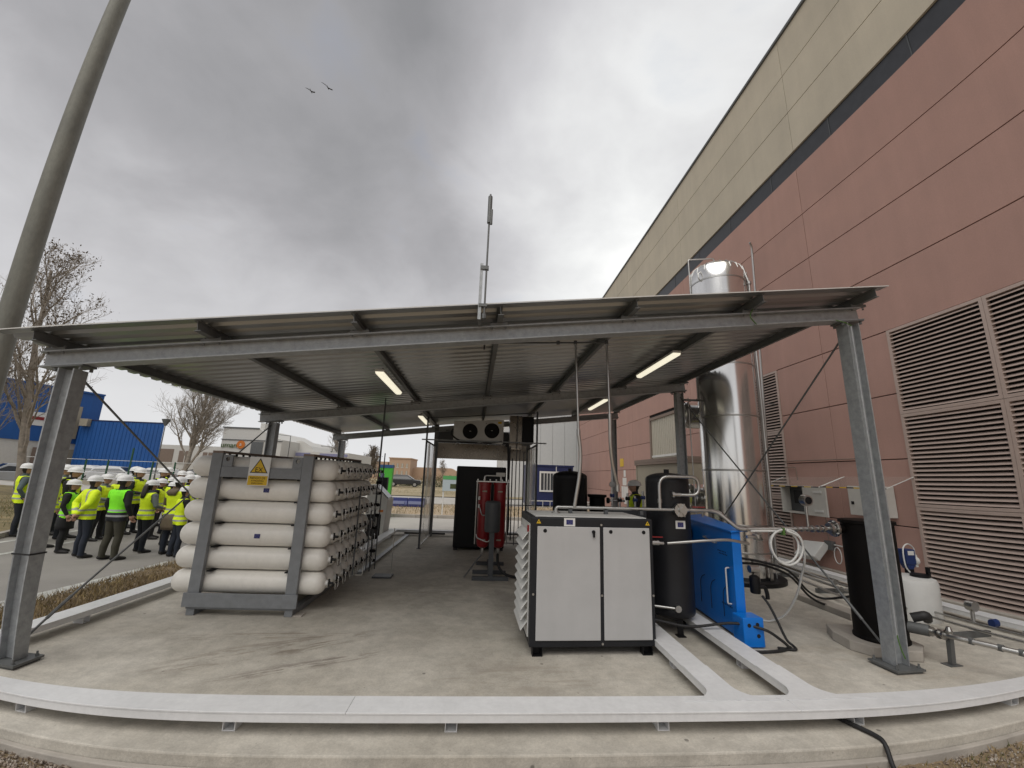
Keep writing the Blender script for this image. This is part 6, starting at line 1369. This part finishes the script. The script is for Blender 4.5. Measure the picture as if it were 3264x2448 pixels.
# ================================================================ vehicles
def car(label, loc, rz, col, name='parked_car', s=1.0, hatch=True):
    t = thing(name, label, 'car', loc, R(rz), 'cars parked beyond the road')
    m = mat('car_paint_'+label[:8].strip().replace(' ','_'), col, 0.3, var=0.02, spec=0.6)
    low = [(-2.05,0.32),(-2.08,0.55),(-2.0,0.82),(-1.1,0.92),(1.75,0.98),(2.0,0.92),(2.05,0.55),(2.02,0.30)]
    b = B(); n = len(low); vs = []
    for y, k in ((-0.86,0.97),(-0.80,1.0),(0.80,1.0),(0.86,0.97)):
        vs += [(x*k, y, 0.62+(z-0.62)*k) for x, z in low]
    vs2 = vs; fs = [tuple(range(n-1,-1,-1)), tuple(range(3*n,4*n))]
    for r_ in range(3): fs += [(r_*n+i,r_*n+(i+1)%n,(r_+1)*n+(i+1)%n,(r_+1)*n+i) for i in range(n)]
    b.add(vs, fs); b.build('body', m, t, local=True, bevel=0.05, smooth=40)
    top = [(-1.2,0.93),(-0.35,1.46),(1.1,1.52),(1.72,1.35),(1.95,0.97)] if hatch else [(-1.1,0.93),(-0.3,1.42),(0.9,1.42),(1.7,0.97)]
    def cabin(k, zoff, m, nm, ysc):
        b = B(); n = len(top); vs = []
        for y, kk in ((-0.80*ysc,1.0),(0.80*ysc,1.0)):
            vs += [(0.3+(x-0.3)*k, y*(1-0.28*max(0,(z-0.95))/0.55), z+zoff*(z > 1.2)) for x, z in top]
        b.add(vs, [tuple(range(n-1,-1,-1)), tuple(range(n,2*n))]+[(i,i+n,(i+1)%n+n,(i+1)%n) for i in range(n)]); return b.build(nm, m, t, local=True, bevel=0.03)
    cabin(1.0,0.0,m,'roof',0.94); cabin(0.93,-0.10,M['glass'],'side_window',0.99); 
    b = B(); b.add([(-1.14,-0.66,0.99),(-1.14,0.66,0.99),(-0.42,0.54,1.43),(-0.42,-0.54,1.43)],[(0,1,2,3)]); b.add([(-1.15,-0.66,1.0),(-1.15,0.66,1.0),(-0.43,0.54,1.44),(-0.43,-0.54,1.44)],[(3,2,1,0)]); b.build('windscreen', M['glass'], t, local=True)
    for x in (-1.32,1.30):
        for y in (-0.80,0.80):
            b = B(); b.lathe([(0.31,-0.10),(0.32,-0.06),(0.32,0.06),(0.31,0.10)],(x,y,0.32),20,'y'); w = b.build('wheel', M['rubber'], t, local=True, smooth=40)
            b = B(); b.lathe([(0.19,-0.108),(0.19,0.108)],(x,y,0.32),14,'y'); b.build('rim', M['steel'], w, local=True)
    for y in (-0.62,0.62):
        b = B(); b.box(-2.04,-1.92,y-0.16,y+0.16,0.66,0.79); b.build('headlight', M['signw'], t, local=True); b = B(); b.box(1.96,2.04,y-0.12,y+0.12,0.68,0.92); b.build('tail_light', M['red'], t, local=True)
    t.scale = (s,s,s); return t
car('dark hatchback parked on the waste ground behind the enclosure', (-10.0,54.0,-0.1), 186, (0.02,0.021,0.024))
car('white car parked in front of the white ground floor, leftmost', (-37.0,40.6,-0.05), 8, (0.6,0.6,0.6)); car('silver white car parked before the blue block, middle one', (-33.6,40.8,-0.05), 186, (0.55,0.56,0.57)); car('white car parked before the blue block, rightmost pale one', (-30.9,41.5,-0.05), 5, (0.62,0.62,0.61)); car('dark grey car parked near the bare tree behind the people', (-26.6,42.5,-0.05), 190, (0.05,0.052,0.056)); car('grey car parked at the far left behind the trees', (-33.0,31.0,-0.05), 60, (0.35,0.36,0.37))
van = car('white van parked beyond the people near the bare tree', (-23.8,44.5,-0.05), 175, (0.62,0.62,0.61), name='parked_van', s=1.25)

# ================================================================ street furniture
def street_lamp(label, x, y, h, arm, r=0.06):
    t = thing('street_lamp', label, 'street lamp', (x,y,-0.1), 0, 'street lamps')
    b = B(); b.tube([(x,y,-0.1),(x,y,h)],[r*1.3,r*0.8],8); b.build('pole', M['galvdk'], t)
    if arm: 
        b = B(); b.tube([(x,y,h-0.05),(x-arm,y,h+0.12)],0.035,6); b.build('arm', M['galvdk'], t); b = B(); b.box(x-arm-0.5,x-arm,y-0.12,y+0.12,h+0.06,h+0.16); b.build('lantern', M['galvdk'], t)
    else:
        b = B(); b.lathe([(0.10,0.0),(0.34,0.55),(0.36,0.60),(0.02,0.66)],(x,y,h),12); b.build('lantern', M['galvdk'], t)
street_lamp('tall street lamp with long arm behind the mid left column', -28.1+0.8,60,6.35,2.2); street_lamp('street lamp with long arm at the right end of the white buildings', -24.2,70,5.5,2.4); street_lamp('lantern street lamp before the blue block beside the bare tree', -29.75,40,5.3,0,0.05); street_lamp('small lantern lamp at the end of the long white building', -26.2+0.3,72,4.3,0,0.05)
gf = thing('mesh_fence', 'green post fence in front of the blue building', 'fence', (-34,39,0))
for i in range(9): b = B(); x = -40.5+i*1.9; b.box(x-0.05,x+0.05,38.6,38.7,-0.1,3.1 if i%4 == 1 else 2.0); b.build('post', mat('fence_green',(0.01,0.07,0.03),0.6) if i == 0 else bpy.data.materials['fence_green'], gf)
for z in (0.3,1.0,1.95): b = B(); b.box(-40.5,-25.3,38.63,38.67,z,z+0.04); b.build('rail', M['offwhite'], gf)
b = B(); b.box(-40,-24,36.9,37.2,-0.1,0.25); tag(b.build('low_wall', M['beige']), 'low beige wall along the far pavement behind the people', 'wall')
tt = thing('green_totem', 'bright green totem sign with blue top behind the console', 'sign', (-4.4,18,-0.15))
b = B(); b.add([(-4.85,17.9,-0.16),(-4.10,17.9,-0.16),(-4.10,18.2,-0.16),(-4.85,18.2,-0.16),(-4.62,17.9,1.90),(-4.05,17.9,1.90),(-4.05,18.2,1.90),(-4.62,18.2,1.90)],[(3,2,1,0),(4,5,6,7),(0,1,5,4),(1,2,6,5),(2,3,7,6),(3,0,4,7)]); b.build('panel', M['green'], tt)
b = B(); b.box(-4.63,-4.04,17.88,18.22,1.902,2.03); M['tblue'] = mat('totem_blue',(0.02,0.08,0.20),0.5); b.build('cap', M['tblue'], tt); b = B(); b.box(-4.66,-4.36,17.88,17.898,1.20,1.36); M['bred'] = mat('bright_red_print',(0.45,0.03,0.03),0.5); b.build('label', M['bred'], tt)
bx_ = thing('post_box', 'small black box on a slim post beside the green totem', 'box', (-3.46,15,-0.15)); b = B(); b.box(-3.63,-3.30,14.9,15.1,1.22,1.66); b.build('box', M['black'], bx_); b = B(); b.box(-3.47,-3.43,14.98,15.02,-0.16,1.218); b.build('post', M['black'], bx_); b = B(); b.box(-3.58,-3.44,14.95,15.0,1.662,1.80); b.build('display', M['fascia'], bx_)
sb = thing('notice_board', 'white and green notice board on white posts behind the black cabinet', 'sign', (-1.4,18.7,-0.15)); b = B(); b.box(-1.95,-0.75,18.66,18.70,0.92,1.55); b.build('panel', mat('notice_pale',(0.45,0.52,0.55),0.5), sb); b = B(); b.box(-1.95,-0.75,18.652,18.659,1.40,1.56); b.build('header', mat('notice_green',(0.10,0.36,0.12),0.5), sb)
b = B(); b.box(-1.6,-1.25,18.652,18.659,1.02,1.22); b.build('picture', M['evergreen'], sb)
for x in (-1.90,-0.80): b = B(); b.box(x-0.03,x+0.03,18.705,18.765,-0.17,1.5); b.build('post', M['signw'], sb)
M['barr'] = mat('barrier_blue',(0.025,0.035,0.16),0.4,var=0.05); M['barl'] = mat('barrier_pale_blue',(0.22,0.25,0.42),0.4)
for i, lab in enumerate(('blue plastic road barrier behind the console, left one','blue plastic road barrier behind the console, middle one','blue plastic road barrier behind the console, right one')):
    x = -5.75+i*0.98; t = thing('road_barrier', lab, 'barrier', (x,22.6,-0.06), 0, 'blue road barriers')
    b = B(); b.prism([(-0.22,0.0),(0.22,0.0),(0.22,0.12),(0.10,0.30),(0.08,0.46),(-0.08,0.46),(-0.10,0.30),(-0.22,0.12)],'x',-0.44,0.44); b.build('body', M['barr'], t, local=True, bevel=0.02); b = B(); b.box(-0.40,0.30,-0.235,-0.20,0.14,0.28); b.build('panel', M['barl'], t, local=True); b = B(); b.box(0.441,0.52,-0.06,0.06,0.1,0.4); b.build('coupling', M['barr'], t, local=True)
hose([(-2.35,13.62,0.03),(-1.9,13.66,0.04),(-1.5,13.62,0.05),(-1.1,13.66,0.03)], 0.05, 'rubber', 'black hose bundle lying on the slab edge by the enclosure')
hose([(2.92,3.75,0.02),(2.95,3.55,0.02),(3.02,3.32,0.02),(3.02,3.22,0.0),(2.98,3.10,-0.11),(2.92,2.9,-0.12)], 0.017, 'rubber', 'black cable emerging under the front tray and dropping off the slab', name='cable', cat='cable')

# ================================================================ birds
def bird(label, x, y, z, span, roll):
    b = B(); c = math.cos(roll); s_ = math.sin(roll)
    def P(u, v, w): return (x+u*c-w*s_, y+v, z+u*s_+w*c)
    body = [P(0,q,0) for q in (-.22,-.16,-.05,.08,.17,.25)]
    b.tube(body,[.012,.035,.05,.045,.03,.012],8)
    k = span/2
    for sg in (-1,1):
        sec = [(0.04,0.10,0.02,0.20),(0.35,0.16,0.14,0.18),(0.60,0.10,0.19,0.14),(0.85,-0.10,0.06,0.09),(1.0,-0.28,-0.10,0.02)]
        vs = []
        for f, yy, zz, ch in sec:
            vs += [P(sg*k*f, yy, zz*0.8), P(sg*k*f, yy-ch, zz*0.8), P(sg*k*f, yy-ch*0.4, zz*0.8+0.02)]
        fs = []
        for i in range(len(sec)-1):
            a = i*3; fs += [(a,a+3,a+5,a+2),(a+2,a+5,a+4,a+1),(a+1,a+4,a+3,a)]
        b.add(vs, fs)
    b.add([P(-.02,-.2,0),P(.02,-.2,0),P(.05,-.36,0),P(-.05,-.36,0),P(-.02,-.2,0.01),P(.02,-.2,0.01),P(.05,-.36,0.01),P(-.05,-.36,0.01)],[(0,1,2,3),(7,6,5,4),(0,4,5,1),(1,5,6,2),(2,6,7,3),(3,7,4,0)])
    return tag(b.build('bird', M['bfeather']), label, 'bird', 'birds in the sky')
M['bfeather'] = mat('dark_feather',(0.03,0.03,0.03),0.8)
bird('dark gliding bird in the sky, left and lower of the pair', -21.8,40,44.2,1.25,-0.42); bird('dark gliding bird in the sky, right and higher of the pair', -20.0,40,44.9,1.75,-0.62)

# final placement of whole things (each thing with all its parts)
def move(o, d=(0,0,0), s=None):
    o.location = (o.location[0]+d[0], o.location[1]+d[1], o.location[2]+d[2])
    if s: o.scale = (o.scale[0]*s[0], o.scale[1]*s[1], o.scale[2]*s[2])
move(rk, (0.06,-0.06,0)); move(sg, (0.06,-0.06,0)); move(mf, (0.07,0.10,0))
move(en, (0.05,0.70,0), (1.013,1,1.055)); move(ev, (0.05,0.72,0.145), (0.99,1,1.0)); move(bb, (0.06,0.69,0), (1.02,1,1.07))
move(rf, (0.04,0.34,0), (1,1,1.06)); move(cs_, (0.02,0.50,0), (1.02,1,1.05))
move(cb, (0.35,3.4,0), (1.08,1,1.10)); move(fn, (0.3,3.2,0)); move(tt, (0,1.2,0), (1.03,1,1.06)); move(sb, (0.05,2.0,0), (1.05,1,1.12))
move(ob, (1.7,0,0)); move(ob2, (1.7,0,0)); move(w1, (1.5,-1.5,0)); move(w2, (0.8,0,0))
for o_ in [q for q in SC.objects if q.parent is None]:
    if o_.name.startswith('road_barrier'): move(o_, (0.05,2.3,0), (1.08,1,1.08))
    if o_.get('label','').startswith('dark hatchback'): move(o_, (-0.9,6.0,0), (1.1,1.1,1.1))
    if o_.get('label','') == 'bare spreading tree left of the white buildings': move(o_, (2.0,-2.9,0))
    if o_.get('label','') == 'thick dark hose from the red filter along the slab': move(o_, (0.04,0.34,0))
